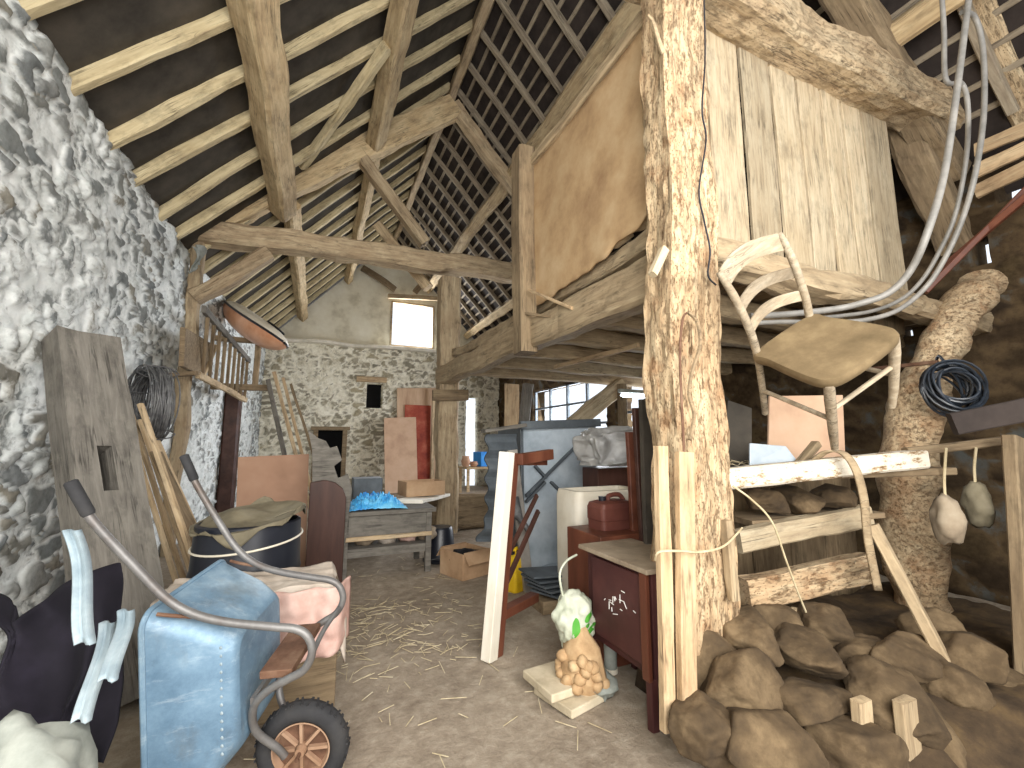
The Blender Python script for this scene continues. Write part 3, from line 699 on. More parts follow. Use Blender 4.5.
# laths stacked on end
lp = [((128, 404), (188, 592), .05, .03, 'pale edge lath standing closest to the grey timber'), ((131, 432), (178, 588), .04, .03, 'short pale lath with a broken top in the lath stack'),
      ((142, 420), (198, 585), .10, .03, 'wide tan board in the lath stack'), ((152, 432), (212, 568), .06, .05, 'tall pale square lath at the outer side of the lath stack'),
      ((156, 452), (206, 560), .14, .025, 'reddish brown board behind the outer square lath'), ((140, 404), (200, 578), .045, .035, 'tall pale lath in the middle of the lath stack')]
for i, (t, bt, w, tk, lab) in enumerate(lp):
    q = at(bt[0], bt[1], x=-1.05+.05*i); y = q.y; a = at(t[0], t[1], y=y+.25)
    d = (a-q); s = q-d*(q.z/d.z)*.98
    timber('wooden_lath', s, a, w, tk, 'lath' if i not in (4,) else 'brownwood', lab, 'lath', 'laths leaning by the wall', up=(1, -.4, 0), rough=.003)
# ladder on brackets
a0, a1 = at(204, 309, x=-1.5), at(249, 361, x=-1.28); b0, b1 = at(198, 375, x=-1.62), at(246, 400, x=-1.36)
root = empty('wooden_ladder', a0, 'old wooden ladder stored on edge along the limewashed wall', 'ladder')
timber('ladder_rail', a0, a1, .06, .1, 'greywood', parent=root, rough=.006); timber('ladder_rail', b0, b1, .06, .1, 'lath', parent=root, rough=.006)
for k in range(9):
    t = (k+.6)/9; timber('ladder_rung', a0.lerp(a1, t), b0.lerp(b1, t), .045, .05, 'brownwood', parent=root, rough=.003, up=(0, 1, 0))
# bracket
a = at(255, 335, x=-1.15); b = at(255, 388, x=-1.15); c0, c1 = at(224, 386, x=-1.35), at(270, 388, y=b.y)
root = empty('wall_bracket', b, 'brown bracket with upright and arm holding the ladder end', 'bracket')
timber('bracket_upright', b, (b.x, b.y, a.z), .1, .1, 'brownwood', parent=root, rough=.006, up=(0, 1, 0)); timber('bracket_arm', (wallx(b.y)+.02, b.y, b.z), c1, .1, .12, 'brownwood', parent=root, rough=.006)
timber('bracket_top_arm', (wallx(b.y)+.02, b.y, a.z), (c1.x, b.y, a.z), .09, .1, 'brownwood', parent=root, rough=.006)
# board box at the ladder foot
q = [at(x, y, x=-1.66) for x, y in ((180, 327), (212, 346), (198, 377), (178, 366))]
root = empty('hanging_board', q[0], 'square brown board hanging before the ladder beside the wall post', 'board')
mb = MB().solid(q, .06); o = mb.build('board_face', 'brownwood', bevel=.008); o.parent = root; o.matrix_parent_inverse = root.matrix_basis.inverted()
timber('board_edge', q[1]+V((.03, -.03, 0)), q[2]+V((.03, -.03, 0)), .06, .12, 'lath', parent=root, up=(1, 0, 0), rough=.004)
# pale hanging rag
def rag(u, v):
    p = at(192+12*u+3*math.sin(v*5), 246+28*v*(1-.35*u), x=-1.74); return p+V((.03*math.sin(9*u+3*v), .05*math.sin(7*u), 0))
tag(cloth('paper_rag', rag, 10, 12, 'white_sack'), 'torn pale paper rag hanging at the wall post below the tie beam', 'rag')
# kayak-like moulded hull
t0_, t1_ = at(231, 309, y=10.6), at(279, 343, y=9.0)
root = empty('small_boat', (t0_+t1_)/2, 'small orange and cream moulded boat lying on top of the wall bracket', 'boat', mat=frame((t0_+t1_)/2, t1_-t0_, (.85, -.32, .75)))
Lb = (t1_-t0_).length*1.12
def hull(top, k=1.0):
    mb = MB(); n = 20; mseg = 10; vs = []
    for i in range(n+1):
        x = -Lb/2+Lb*i/n; s = max(.02, (1-abs(2*i/n-1)**2.6))**.6; w = .40*s*k; d = (.30 if not top else .2)*s
        for j in range(mseg+1):
            a = math.pi*j/mseg; vs.append((x, w*math.cos(a), (d*math.sin(a) if top else -d*math.sin(a))+.06*(2*i/n-1)**2))
    fs = [(i*(mseg+1)+j, (i+1)*(mseg+1)+j, (i+1)*(mseg+1)+j+1, i*(mseg+1)+j+1) for i in range(n) for j in range(mseg)]
    return mb.add(vs, fs)
hull(False).build('boat_hull', 'orange_plastic', root, True); hull(True, .96).build('boat_deck', 'cream_plastic', root, True)
mb = MB(); mb.tube([(Lb*(-.5+i/20), .41*max(.02, (1-abs(2*i/20-1)**2.6))**.6, .06*(2*i/20-1)**2) for i in range(21)], .022, 6); mb.tube([(Lb*(-.5+i/20), -.41*max(.02, (1-abs(2*i/20-1)**2.6))**.6, .06*(2*i/20-1)**2) for i in range(21)], .022, 6)
mb.build('gunwale', 'blackplastic', root, True)
mb = MB(); mb.lathe([(.0, 0), (.12, .0), (.14, .03), (.12, .05), (.0, .045)], 20, Matrix.Translation((Lb*.24, .04, .17)) @ Matrix.Diagonal((1.7, 1.3, 1, 1))); mb.build('cockpit', 'black', root, True)
# leaning poles in the corner
pl = [((274, 372), (300, 470), .07, 'pale'), ((283, 378), (306, 470), .06, 'tan'), ((291, 384), (318, 470), .05, 'dark brown'), ((268, 380), (288, 470), .08, 'grey brown')]
for i, (t, bt, w, nm) in enumerate(pl):
    y = 10.2-.25*i; q = at(bt[0], bt[1], y=y-.6); a = at(t[0], t[1], y=y); d = a-q; s = q-d*(q.z/d.z)
    timber('leaning_pole', s, a, w, w*.8, ['lath', 'pine', 'brownwood', 'greywood'][i], f'{nm} pole leaning in the far wall corner beyond the ladder', 'pole', 'poles in the far corner', up=(0, 1, 0), rough=.006)
# dark cupboard / void beside the wall
q = at(262, 400, y=11)
timber('dark_post', (wallx(11)+.18, 11, 0), (wallx(11)+.18, 11, at(258, 392, y=11).z), .3, .3, 'darkbrown', 'dark narrow upright below the bracket arm', 'post', rough=.01)

# ------------------------------------------------------------------ panels, benches and things in mid floor
def leanpanel(name, quad, mat, label, cat, th=.02, group=None, bev=.004):
    mb = MB().solid(quad, th); o = mb.build(name, mat, bevel=bev); return tag(o, label, cat, group)
yb = 5.9
q = [at(235, 562, y=yb), at(306, 562, y=yb), at(309, 454, y=yb+.35), at(238, 457, y=yb+.35)]
q[0].z = q[1].z = .0
leanpanel('brown_panel', q, 'redboard', 'reddish brown sheet of board leaning behind the black drum', 'panel')
# headboard end of an old bed with rounded top
yb = 5.45; xa, xb = at(308, 520, y=yb).x, at(345, 520, y=yb).x; zt = at(330, 480, y=yb).z
n = 10; poly = [(xa, 0), (xb, 0)]+[(xb-(xb-xa)*i/n, zt-.22+.22*math.sin(math.pi*min(1, .15+.85*i/n)*.5+0) if i < n else zt) for i in range(n+1)]
poly = [(xa, 0), (xb, 0), (xb, zt-.2), (xb-.04, zt-.1), (xb-.12, zt-.03), (xb-.22, zt), (xa+.12, zt), (xa, zt-.02)]
mt = Matrix.Translation((0, yb, 0)) @ Matrix.Rotation(math.pi/2, 4, 'X')
o = MB().prism(poly, .06, mt).build('bed_headboard', 'darkbrown', bevel=.008); tag(o, 'dark brown wooden end board with a rounded corner beside the low bench', 'end board')
# stepped barge board
pts = [(308, 430), (318, 438), (326, 441), (330, 448), (337, 446), (342, 460), (334, 466), (338, 478), (348, 474), (352, 489), (345, 497), (335, 492), (322, 478), (312, 450)]
yy = 5.56; P3 = [at(x, y, y=yy) for x, y in pts]; P3[10:13] = [V((at(344, 500, y=yy).x, yy, 0)), V((at(318, 500, y=yy).x, yy, 0))]
o = MB().prism([(p.x, p.z) for p in P3], .05, Matrix.Translation((0, yy, 0)) @ Matrix.Rotation(math.pi/2, 4, 'X')).build('stepped_board', 'greywood', bevel=.006)
tag(o, 'grey step cut board leaning aslant above the dark end board', 'board')
sup = at(330, 500, y=6.75)
# low bench
bz = at(388, 510, y=5.75).z; xa, xb = at(342, 520, y=5.75).x, at(431, 520, y=5.75).x
root = empty('low_bench', ((xa+xb)/2, 5.75, 0), 'low grey wooden bench with shelf carrying the blue tarpaulin', 'bench')
def lb(name, c, d, mat='greywood'):
    o = MB().box((0, 0, 0), d).build(name, mat, root, bevel=.006); o.location = V(c)-V(((xa+xb)/2, 5.75, 0)); return o
lb('bench_top', ((xa+xb)/2, 6.05, bz-.02), (xb-xa+.1, .75, .05)); lb('bench_apron', ((xa+xb)/2, 5.72, bz-.17), (xb-xa, .03, .24), 'greywood'); lb('bench_rail', ((xa+xb)/2, 5.70, bz-.31), (xb-xa, .05, .05), 'lath')
lb('bench_shelf', ((xa+xb)/2, 5.95, .3), (xb-xa, .5, .1), 'greywood')
for x in (xa+.04, xb-.04):
    for y in (5.72, 6.38): lb('leg', (x, y, (bz-.05)/2), (.07, .07, bz-.05), 'greywood')
for k in range(4):
    o = blob('rag_bundle', ((xa+.3+k*.26), 5.95, .35+.07), (.13, .13, .1), ['brownwood', 'cream_plastic', 'pink_cloth', 'cardboard'][k] if False else ['dust', 'cream_cloth', 'pink_cloth', 'dust'][k], .3, 2, k, sub=3)
    o.location.z = .35+.072; tag(o, f'crumpled {["grey brown", "cream", "pinkish", "dusty tan"][k]} rag on the shelf of the low bench', 'rag', 'rags on the bench shelf')
# blue tarpaulin heap
def tarp(u, v):
    x = xa+.06+u*(at(404, 500, y=6.0).x-xa-.06); y = 5.72+.62*v; e = min(1, 5*u*(1-u)+.0)*min(1, 6*v*(1-v)+.15)
    z = bz+.012+e*(.06+.10*abs(noise.noise(V((u*9, v*6, 0))))+.11*abs(noise.noise(V((u*19, v*12, 4))))+.05*abs(noise.noise(V((u*38, v*24, 9)))))
    return V((x+.03*noise.noise(V((u*9, v*9, 7))), y, z))
tag(cloth('blue_tarpaulin', tarp, 110, 60, 'blue_tarp'), 'crumpled bright blue tarpaulin heaped on the low bench', 'tarpaulin')
# cardboard tray on plank beyond
def boxopen(name, c, d, mat, label, cat, rotz=0, th=.012, flaps=False, inside=None, group=None):
    root = empty(name, c, label, cat, group); root.rotation_euler.z = rotz
    mb = MB(); x, y, z = d
    mb.box((0, 0, th/2), (x, y, th)); mb.box((-x/2, 0, z/2), (th, y, z)); mb.box((x/2, 0, z/2), (th, y, z)); mb.box((0, -y/2, z/2), (x, th, z)); mb.box((0, y/2, z/2), (x, th, z))
    mb.build('box_body', mat, root, bevel=.003)
    if flaps:
        for s in (-1, 1):
            f = MB().box((0, 0, 0), (x*.96, .16, .006)).build('flap', mat, root); f.location = (0, s*(y/2+.05), z-.05); f.rotation_euler.x = s*-.9
    if inside:
        o = blob('contents', (0, 0, z*.72), (x*.45, y*.42, z*.25), inside, .35, 3, 4, sub=3); o.parent = root
    return root
tb = at(420, 510, y=6.9)
_w = at(420, 503, y=7.1); timber('wall_plank', (at(408, 505, y=6.2).x, 6.2, bz+.03), (at(438, 498, y=7.9).x, 7.86, .68), .42, .05, 'white_wood', 'pale plank leading from the low bench to the free post', 'plank', rough=.005)
p = at(421, 499, y=7.1); boxopen('cardboard_tray', (p.x, p.y, .79), (.62, .42, .22), 'cardboard', 'shallow cardboard tray on the pale plank before the free post', 'cardboard box', .15)
# grey metal box behind the tarp
p0, p1 = at(353, 497, y=7.0), at(383, 478, y=7.0)
mb = MB().box(((p0.x+p1.x)/2, 7.2, p1.z/2), (p1.x-p0.x, .4, p1.z)); root = tag(mb.build('metal_chest', 'grey_dark', bevel=.012), 'dark grey metal chest standing behind the blue tarpaulin', 'chest')
# tall boards on the gable wall
q = [at(397, 487, y=YB-.3), at(437, 487, y=YB-.3), at(437, 388, y=YB-.12), at(397, 388, y=YB-.12)]
for v_ in q[:2]: v_.z = 0.0
mb = MB().solid(q, .05); zc = (q[0].z+q[2].z)/2
o = mb.build('tall_door', 'door_wood', bevel=.008); tag(o, 'tall varnished door with a red painted lower half, leaning at the gable wall', 'door'); o['kind'] = 'thing'
xr0, xr1 = at(412, 440, y=YB-.35).x, at(431, 440, y=YB-.35).x; zt_ = at(420, 405, y=YB-.3).z
mb = MB().solid([V((xr0-.25, YB-.33, .02)), V((xr1, YB-.33, .02)), V((xr1, YB-.21, zt_)), V((xr0-.25, YB-.21, zt_))], .03); r = mb.build('painted_panel', 'red_paint'); r.parent = o
q = [at(385, 490, y=14.6), at(418, 487, y=14.6), at(416, 417, y=15.0), at(384, 418, y=15.0)]
for v_ in q[:2]: v_.z = 0.0
leanpanel('plywood_sheet', q, 'orangeboard', 'pale tan plywood sheet leaning before the tall red and brown door', 'plywood sheet', .025)
timber('door_post', (at(433, 440, y=15.2).x, 15.2, 0), (at(434, 390, y=15.2).x, 15.2, at(434, 390, y=15.2).z), .12, .1, 'lath', 'thin upright lath beside the tall red and brown door', 'lath', rough=.006)
# black bucket-like thing and box at the post foot
p = at(440, 560, z=0)
root = empty('black_bucket', (p.x, p.y, 0), 'upturned black bucket at the foot of the free standing post', 'bucket')
MB().lathe([(.23, 0), (.235, .03), (.21, .05), (.17, .42), (.15, .45), (.0, .455)], 28).build('bucket_body', 'blackplastic', root, True)
MB().tube([(.22*math.cos(a), -.12-.1*math.sin(a), .03+.05*math.sin(a)) for a in [math.pi*i/10 for i in range(11)]], .006, 6).build('bucket_handle', 'wire', root, True)
p = at(470, 578, z=0); boxopen('cardboard_box', (p.x, p.y+.2, 0), (.42, .46, .3), 'cardboard', 'open cardboard carton of junk on the floor by the white framed profile', 'cardboard box', .35, flaps=True, inside='black')
# low timber wall at the post
xs0, xs1 = at(432, 520, y=YT-.1).x, at(500, 520, y=YT-.1).x
timber('sill_wall', (xs0-.1, YT+.1, .34), (xs1+.4, YT+.1, .34), .34, .62, 'brownwood', 'low brown plank sill running from the free post towards the grey sheet metal', 'sill', rough=.02); bpy.context.scene.objects[-1]['kind'] = 'thing'
# workbench clutter beyond: blue crate and bricks
sx0 = at(478, 470, y=10.2)
root = empty('old_table', (sx0.x+.1, 10.2, 0), 'dusty pale table under the blue crate beyond the free post', 'table')
tz = at(478, 466, y=10.2).z
MB().box((0, 0, tz-.03), (1.0, .7, .05)).build('table_top', 'lath', root, bevel=.005)
for a in (-.45, .45):
    for b in (-.3, .3): MB().box((a, b, (tz-.055)/2), (.06, .06, tz-.055)).build('leg', 'lath', root, bevel=.004)
boxopen('blue_crate', (sx0.x+.12, 10.15, tz), (.36, .36, .34), 'blue_crate', 'bright blue plastic crate standing on the dusty table', 'crate', .2)
for i, (dx, dz, h) in enumerate(((-.38, 0, .25), (-.18, 0, .12))):
    pr = [(.06, 0), (.09, .04), (.11, h*.5), (.08, h*.85), (.09, h)]
    tag(MB().lathe(pr+[(.07, h), (.07, h*.3), (.0, h*.28)], 20, Matrix.Translation((sx0.x+dx, 10.0, tz))).build('flower_pot', 'terracotta', smooth=True), f'{["tall", "squat"][i]} terracotta pot on the dusty table by the blue crate', 'pot', 'terracotta pots')
r_ = random.Random(5)
for i in range(14):
    x = sx0.x-.42+.21*(i % 5)+r_.uniform(-.03, .03); y = 9.5+r_.uniform(-.05, .05); k = i//5
    o = MB().box((0, 0, 0), (.2, .11, .1)).build('clay_brick', 'terracotta', bevel=.008); o.location = (x, y, .05+k*.102); o.rotation_euler.z = r_.uniform(-.15, .15)
    tag(o, f'clay brick of the stack before the dusty table, row {k+1}, {ORD[i % 5]} from the free post', 'brick', 'stacked clay bricks')

# ------------------------------------------------------------------ grey sheet metal machine
fy = 4.9
A, B_, C_, D_ = at(523, 600, y=fy), at(600, 600, y=fy-.1), at(596, 425, y=fy-.1), at(521, 428, y=fy)
A.z = .12; B_.z = .12
root = empty('winnowing_machine', ((A.x+B_.x)/2, fy+.5, 0), 'big grey blue sheet metal farm machine housing with crossed bars', 'farm machine')
def rp_(o): o.parent = root; o.matrix_parent_inverse = root.matrix_basis.inverted(); return o
rp_(MB().solid([A, B_, C_, D_], .03).build('front_panel', 'grey_metal', bevel=.004))
dp = V((.1, 1.0, 0))
rp_(MB().solid([B_, B_+dp, C_+dp, C_], .03).build('side_panel', 'grey_metal')); rp_(MB().solid([A+dp, A, D_, D_+dp], .03).build('side_panel', 'grey_dark')); rp_(MB().solid([B_+dp, A+dp, D_+dp, C_+dp], .03).build('back_panel', 'grey_dark'))
f3 = V((0, -.04, 0))
rp_(MB().bar(D_+f3+V((-.03, 0, .03)), C_+f3+V((.03, 0, .03)), .07, .1).build('top_rim', 'grey_dark', bevel=.006))
def fp(px, py): return at(px, py, y=fy-.08)
rp_(MB().bar(fp(526, 496), fp(590, 432), .03, .05, (0, -1, 0)).bar(fp(526, 502), fp(545, 482), .03, .05, (0, -1, 0)).build('diagonal_bar', 'grey_dark', bevel=.004))
rp_(MB().bar(fp(535, 466), fp(546, 478), .03, .06, (0, -1, 0)).build('bar_stub', 'grey_dark', bevel=.004)); rp_(MB().bar(fp(551, 482), fp(566, 497), .03, .06, (0, -1, 0)).build('bar_stub', 'grey_dark', bevel=.004))
for x in (A.x+.06, B_.x-.06):
    rp_(MB().box((x, fy+.06, .07), (.08, .08, .14)).build('leg', 'grey_dark')); rp_(MB().box((x, fy+.9, .07), (.08, .08, .14)).build('leg', 'grey_dark'))
# corrugated sheet with curved edge
yy = 4.75; n = 40; lp_, rp2 = [], []
for i in range(n+1):
    t = i/n; py = 434+t*108; px = 487-1.5*math.sin(t*34)-6*math.sin(t*3.1)*0+ (0 if t < .75 else -10*(t-.75)*4*math.sin((t-.75)*8)); lp_.append(at(px, py, y=yy)); rp2.append(at(517, py, y=yy))
z1, z0 = lp_[0].z, 0
vs = []
for s in (0, .03):
    for i in range(n+1): vs += [V((lp_[i].x, yy+s+.02*math.sin(i/n*34), lp_[i].z)), V((rp2[i].x, yy+s+.02*math.sin(i/n*34), rp2[i].z))]
k = 2*(n+1)
fs = [(2*i, 2*i+1, 2*i+3, 2*i+2) for i in range(n)]+[(k+2*i+2, k+2*i+3, k+2*i+1, k+2*i) for i in range(n)]+[(2*i+2, k+2*i+2, k+2*i, 2*i) for i in range(n)]+[(2*i+1, k+2*i+1, k+2*i+3, 2*i+3) for i in range(n)]+[(0, k, k+1, 1), (2*n+1, k+2*n+1, k+2*n, 2*n)]
o = link('corrugated_sheet', vs, fs, 'grey_dark'); tag(o, 'dark corrugated sheet with wavy edge standing beside the grey blue machine', 'metal sheet')
low = min(v.z for v in vs)
timber('sheet_cap', at(483, 431, y=yy-.03), at(524, 425, y=yy-.03), .16, .04, 'greywood', 'dusty thin board lying on top of the dark corrugated sheet', 'board', rough=.003)
a = at(508, 400, y=7.4); b = at(524, 382, y=7.4)
timber('leaning_post', V((at(512, 470, y=7.4).x, 7.4, 0)), at(528, 384, y=7.4), .18, .14, 'greywood', 'grey upright leaning under the far loft joists beyond the machine', 'post', rough=.01, up=(0, 1, 0))
q = [at(506, 410, y=8.6), at(517, 410, y=8.6), at(522, 384, y=8.6), at(507, 384, y=8.6)]
timber('pale_board', V((at(511, 430, y=8.6).x, 8.6, 0)), at(512, 384, y=8.6), .34, .04, 'pine', 'pale upright board behind the leaning grey upright', 'board', up=(0, 1, 0))
timber('oak_brace', at(572, 426, y=6.9), at(622, 384, y=6.9), .3, .2, 'plank', 'broad pale slanting brace below the loft joists above the machine', 'brace', up=(0, 1, 0), rough=.02)
timber('prop_post', V((at(623, 430, y=6.6).x, 6.6, 0)), at(622, 384, y=6.6), .14, .14, 'brownwood', 'brown prop post standing under the loft behind the plastic bundle', 'post', up=(0, 1, 0), rough=.012)

# white and brown frame profile
fb, ft = at(489, 660, z=0), None
ft = at(507, 452, y=fb.y); zt = ft.z
root = empty('window_frame', (fb.x, fb.y, 0), 'white and brown window frame standing on the floor before the machine', 'frame')
lean = V((ft.x-fb.x, 0, zt))
P0 = V((fb.x, fb.y, .0)); P1 = P0+lean; ud = (-.9, .45, 0)
dirv = (at(545, 612, z=0.03)-at(500, 608, z=.03)).normalized(); dirv = V((.86, .5, 0)).normalized()
def rq(o): o.parent = root; o.matrix_parent_inverse = root.matrix_basis.inverted(); return o
nrm = V((dirv.y, -dirv.x, 0))
rq(MB().bar(P0, P1, .1, .09, nrm).build('front_stile', 'white_wood', bevel=.006))
P0b, P1b = P0+dirv*.085, P1+dirv*.085
rq(MB().bar(P0b, P1b-lean.normalized()*.02, .08, .08, nrm).build('inner_stile', 'mahogany', bevel=.005))
tr_ = P1b-lean.normalized()*.06
rq(MB().bar(tr_, tr_+dirv*.5+V((0, 0, -.02)), .07, .1).bar(tr_+V((0, 0, .0))+nrm*.07, tr_+nrm*.07+V((0, 0, .05))+dirv*.5+V((0, 0, -.02)), .06, .09).build('top_rail', 'mahogany', bevel=.005))
br_ = P0b+V((0, 0, .28))
rq(MB().bar(br_, br_+dirv*.55, .09, .07).build('bottom_rail', 'mahogany', bevel=.005))
rq(MB().bar(br_+V((0, 0, .08)), br_+dirv*.62+V((0, 0, .72)), .025, .045).build('stay_bar', 'darkbrown', bevel=.003))
rq(MB().bar(br_+V((0, 0, .28)), br_+dirv*.6+V((0, 0, .86)), .025, .04).build('stay_bar', 'darkbrown', bevel=.003))
p = at(486, 540, z=0)
# zinc profile behind
a = at(520, 590, y=4.4); timber('zinc_profile', V((at(529, 600, y=4.5).x, 4.5, 0)), at(512, 450, y=4.62), .12, .05, 'zinc', 'grey metal profile strip leaning behind the window frame', 'profile', up=(0, 1, 0), rough=.001)
# yellow can
p = at(516, 590, z=0)
root = empty('yellow_can', (p.x, p.y, 0), 'yellow plastic canister on the floor behind the window frame', 'canister')
def can(w, d, h, mat, root, cap='blackplastic', hm=None):
    prof = []; n = 6
    def ring(z, s, cx=0):
        r = .035; out = []
        for (sx, sy_, a0) in ((1, 1, 0), (-1, 1, 90), (-1, -1, 180), (1, -1, 270)):
            for k in range(5):
                a = math.radians(a0+22.5*k); out.append(V((cx+sx*(w/2*s-r)+r*math.cos(a), sy_*(d/2*s-r)+r*math.sin(a), z)))
        return out
    rings = [ring(0, .93), ring(.02, 1), ring(h*.25, 1), ring(h*.26, .97), ring(h*.5, .97), ring(h*.51, 1), ring(h*.78, 1), ring(h*.88, .93), ring(h*.93, .6, 0)]
    vs = [v for r in rings for v in r]; m = 20
    fs = [(i*m+k, i*m+(k+1) % m, (i+1)*m+(k+1) % m, (i+1)*m+k) for i in range(len(rings)-1) for k in range(m)]+[tuple(range(m-1, -1, -1)), tuple((len(rings)-1)*m+k for k in range(m))]
    MB().add(vs, fs).build('can_body', mat, root, bevel=.004)
    MB().tube(spline([(-w*.1, 0, h*.9), (-w*.08, 0, h*1.02), (w*.2, 0, h*1.04), (w*.34, 0, h*.9)], 5), .02, 8).build('can_handle', mat, root, True)
    MB().lathe([(.03, 0), (.032, .035), (.0, .036)], 16, Matrix.Translation((-w*.26, 0, h*.92))).build('can_cap', cap, root, True)
can(.24, .2, .42, 'yellow', root)
root.rotation_euler.z = .4
# scrap plastic sheets and boards low behind
for i, (px, py, s, mat, lab) in enumerate(((560, 560, .3, 'grey_metal', 'flat grey scrap sheet lying behind the window frame'), (540, 545, .25, 'white_sack', 'crumpled whitish sack lying behind the window frame'))):
    p = at(px, py+20, z=.0); o = blob('scrap_heap' if i else 'scrap_sheet', (p.x, p.y, .07), (s*1.3, s, .09), mat, .4, 2.2, i+3, sub=3); tag(o, lab, 'scrap')
p = at(535, 510, y=4.2); root = empty('metal_funnel', (p.x, 4.2, p.z-.2), 'dull metal funnel leaning in front of the machine panel', 'funnel', mat=Matrix.Translation((p.x, 4.35, p.z-.24)) @ Euler((-.5, -.5, 0)).to_matrix().to_4x4())
MB().lathe([(.03, 0), (.035, .16), (.12, .34), (.125, .36), (.115, .34), (.03, .16)], 24).build('funnel_cone', 'wire', root, True)
for i in range(5):
    p = at(548+4*i, 535+5*i, y=4.0); o = MB().box((0, 0, 0), (.5, .34, .02)).build('slate_tile', 'grey_dark', bevel=.003); o.location = (at(548, 535, y=4.0).x+.03*i, 4.0, .34-.045*i); o.rotation_euler = (0, .06, .1*i)
    tag(o, f'flat dark tile in the low stack behind the window frame, {ORD[i]} from the top', 'tile', 'stack of dark tiles')
o = MB().box((0, 0, .06), (.4, .3, .12)).build('tile_support', 'brownwood', bevel=.01); o.location = (at(548, 535, y=4.0).x+.06, 4.0, 0); tag(o, 'low wooden block carrying the stack of dark tiles', 'block')

# ------------------------------------------------------------------ cabinet group by the post
cx = 1.8
f0, f1 = at(592, 690, x=cx), at(660, 745, x=cx)
ct = at(600, 560, x=cx); ty0, ty1 = at(584, 548, x=cx).y, at(659, 570, x=cx).y
zc = .89; y0c, y1c = ty1+.1, ty0
root = empty('steel_cabinet', (cx+.28, (y0c+y1c)/2, 0), 'dark brown cabinet with white scratches and a dusty top beside the strapped planks', 'cabinet')
def cb(name, c, d, mat, bev=.006):
    o = MB().box((0, 0, 0), d).build(name, mat, root, bevel=bev); o.location = V(c)-V((cx+.28, (y0c+y1c)/2, 0)); return o
ym = (y0c+y1c)/2; Lc = y1c-y0c
cb('cabinet_body', (cx+.23, ym, .57), (.40, Lc, .58), 'cabinet'); top = cb('cabinet_top', (cx+.21, ym, zc-.015), (.48, Lc+.06, .03), 'dust')
dr = cb('cabinet_door', (cx+.02, ym-.02, .58), (.025, Lc-.12, .5), 'cabinet')
for y in (y0c+.03, y1c-.03):
    for x in (cx+.03, cx+.40): cb('leg', (x, y, .14), (.05, .05, .28), 'cabinet')
cb('cabinet_stile', (cx+.0, y0c+.03, .57), (.03, .06, .6), 'mahogany')
mb = MB(); rr = random.Random(2)
for k in range(15):
    y = ym-.02+rr.gauss(0, .05); z = .62+rr.gauss(0, .05); a = rr.uniform(-.9, .9)+(1.2 if k % 2 else 0); l = rr.uniform(.015, .05)
    mb.bar((cx+.002, y-l*math.cos(a)/2, z-l*math.sin(a)/2), (cx+.002, y+l*math.cos(a)/2, z+l*math.sin(a)/2), .004, .004, (1, 0, 0))
s = mb.build('scratch_mark', 'whitescratch'); s.parent = root; s.matrix_parent_inverse = root.matrix_basis.inverted()
# tall dark boards leaning behind the cabinet
for i, (t, bt, yy, w, mat, lab) in enumerate((((638, 408), (650, 600), 2.75, .1, 'darkbrown', 'tall dark board standing at the cabinet corner, lower edge worn'), ((650, 400), (658, 600), 2.6, .2, 'slate', 'tall blackish board standing directly behind the strapped planks'),
                                         ((632, 432), (642, 600), 2.9, .12, 'mahogany', 'red brown narrow board standing behind the cabinet'))):
    a = at(t[0], t[1], y=yy); b = at(bt[0], bt[1], y=yy)
    timber('dark_board', (b.x, yy, 0.0), a, w, .04, mat, lab, 'board', up=(0, 1, 0), rough=.003)
# red brown box behind
p = at(575, 560, x=1.98); xq = at(575, 620, z=0)
mb = MB(); by0, by1 = at(600, 540, x=1.95).y, at(573, 540, x=1.95).y
o = MB().box((2.18, (by0+by1)/2+.06, .46), (.44, by1-by0+.1, .92)).build('wooden_box', 'mahogany', bevel=.008); tag(o, 'upright red brown box standing between cabinet and cream canister', 'box')
# cream canister with red can on the pile
def support(name, c, d, mat, label, cat):
    o = MB().box((0, 0, 0), d).build(name, mat, bevel=.008); o.location = c; return tag(o, label, cat)
p = at(570, 500, y=3.75); zb = 0
root = empty('cream_drum', (at(602, 560, y=3.75).x, 3.75, 0), 'tall cream plastic drum with open neck behind the red brown box', 'drum')
zt = at(570, 490, y=3.75).z
w_ = at(632, 500, y=3.75).x-at(564, 500, y=3.75).x
def rrect(w, d, r, z):
    out = []
    for (sx, sy_, a0) in ((1, 1, 0), (-1, 1, 90), (-1, -1, 180), (1, -1, 270)):
        for k in range(5):
            a = math.radians(a0+22.5*k); out.append(V((sx*(w/2-r)+r*math.cos(a), sy_*(d/2-r)+r*math.sin(a), z)))
    return out
R = [rrect(w_*.96, .4, .06, 0), rrect(w_, .44, .07, .03), rrect(w_, .44, .07, zt-.06), rrect(w_*.96, .42, .07, zt), rrect(w_*.84, .34, .05, zt), rrect(w_*.82, .32, .05, zt-.12)]
vs = [v for r in R for v in r]; m = 20
MB().add(vs, [(i*m+k, i*m+(k+1) % m, (i+1)*m+(k+1) % m, (i+1)*m+k) for i in range(5) for k in range(m)]+[tuple(range(m-1, -1, -1)), tuple(5*m+k for k in range(m))]).build('drum_body', 'cream_plastic', root, True)
MB().lathe([(.035, 0), (.04, .07), (.03, .07), (.025, 0)], 16, Matrix.Translation((-w_*.22, -.12, zt-.1)) @ Euler((1.2, 0, .5)).to_matrix().to_4x4()).build('drum_spout', 'blackplastic', root, True)
rc = at(615, 540, y=3.05); rz = at(618, 541, y=3.05).z
support('packing_case', (rc.x+.04, 3.08, rz/2), (.5, .34, rz), 'brownwood', 'brown wooden case under the red brown canister behind the cabinet', 'case')
root = empty('red_canister', (rc.x, 3.08, rz), 'red brown plastic jerrycan beside the cream drum', 'canister'); can(.36, .24, at(615, 497, y=3.05).z-rz, 'redcan', root)
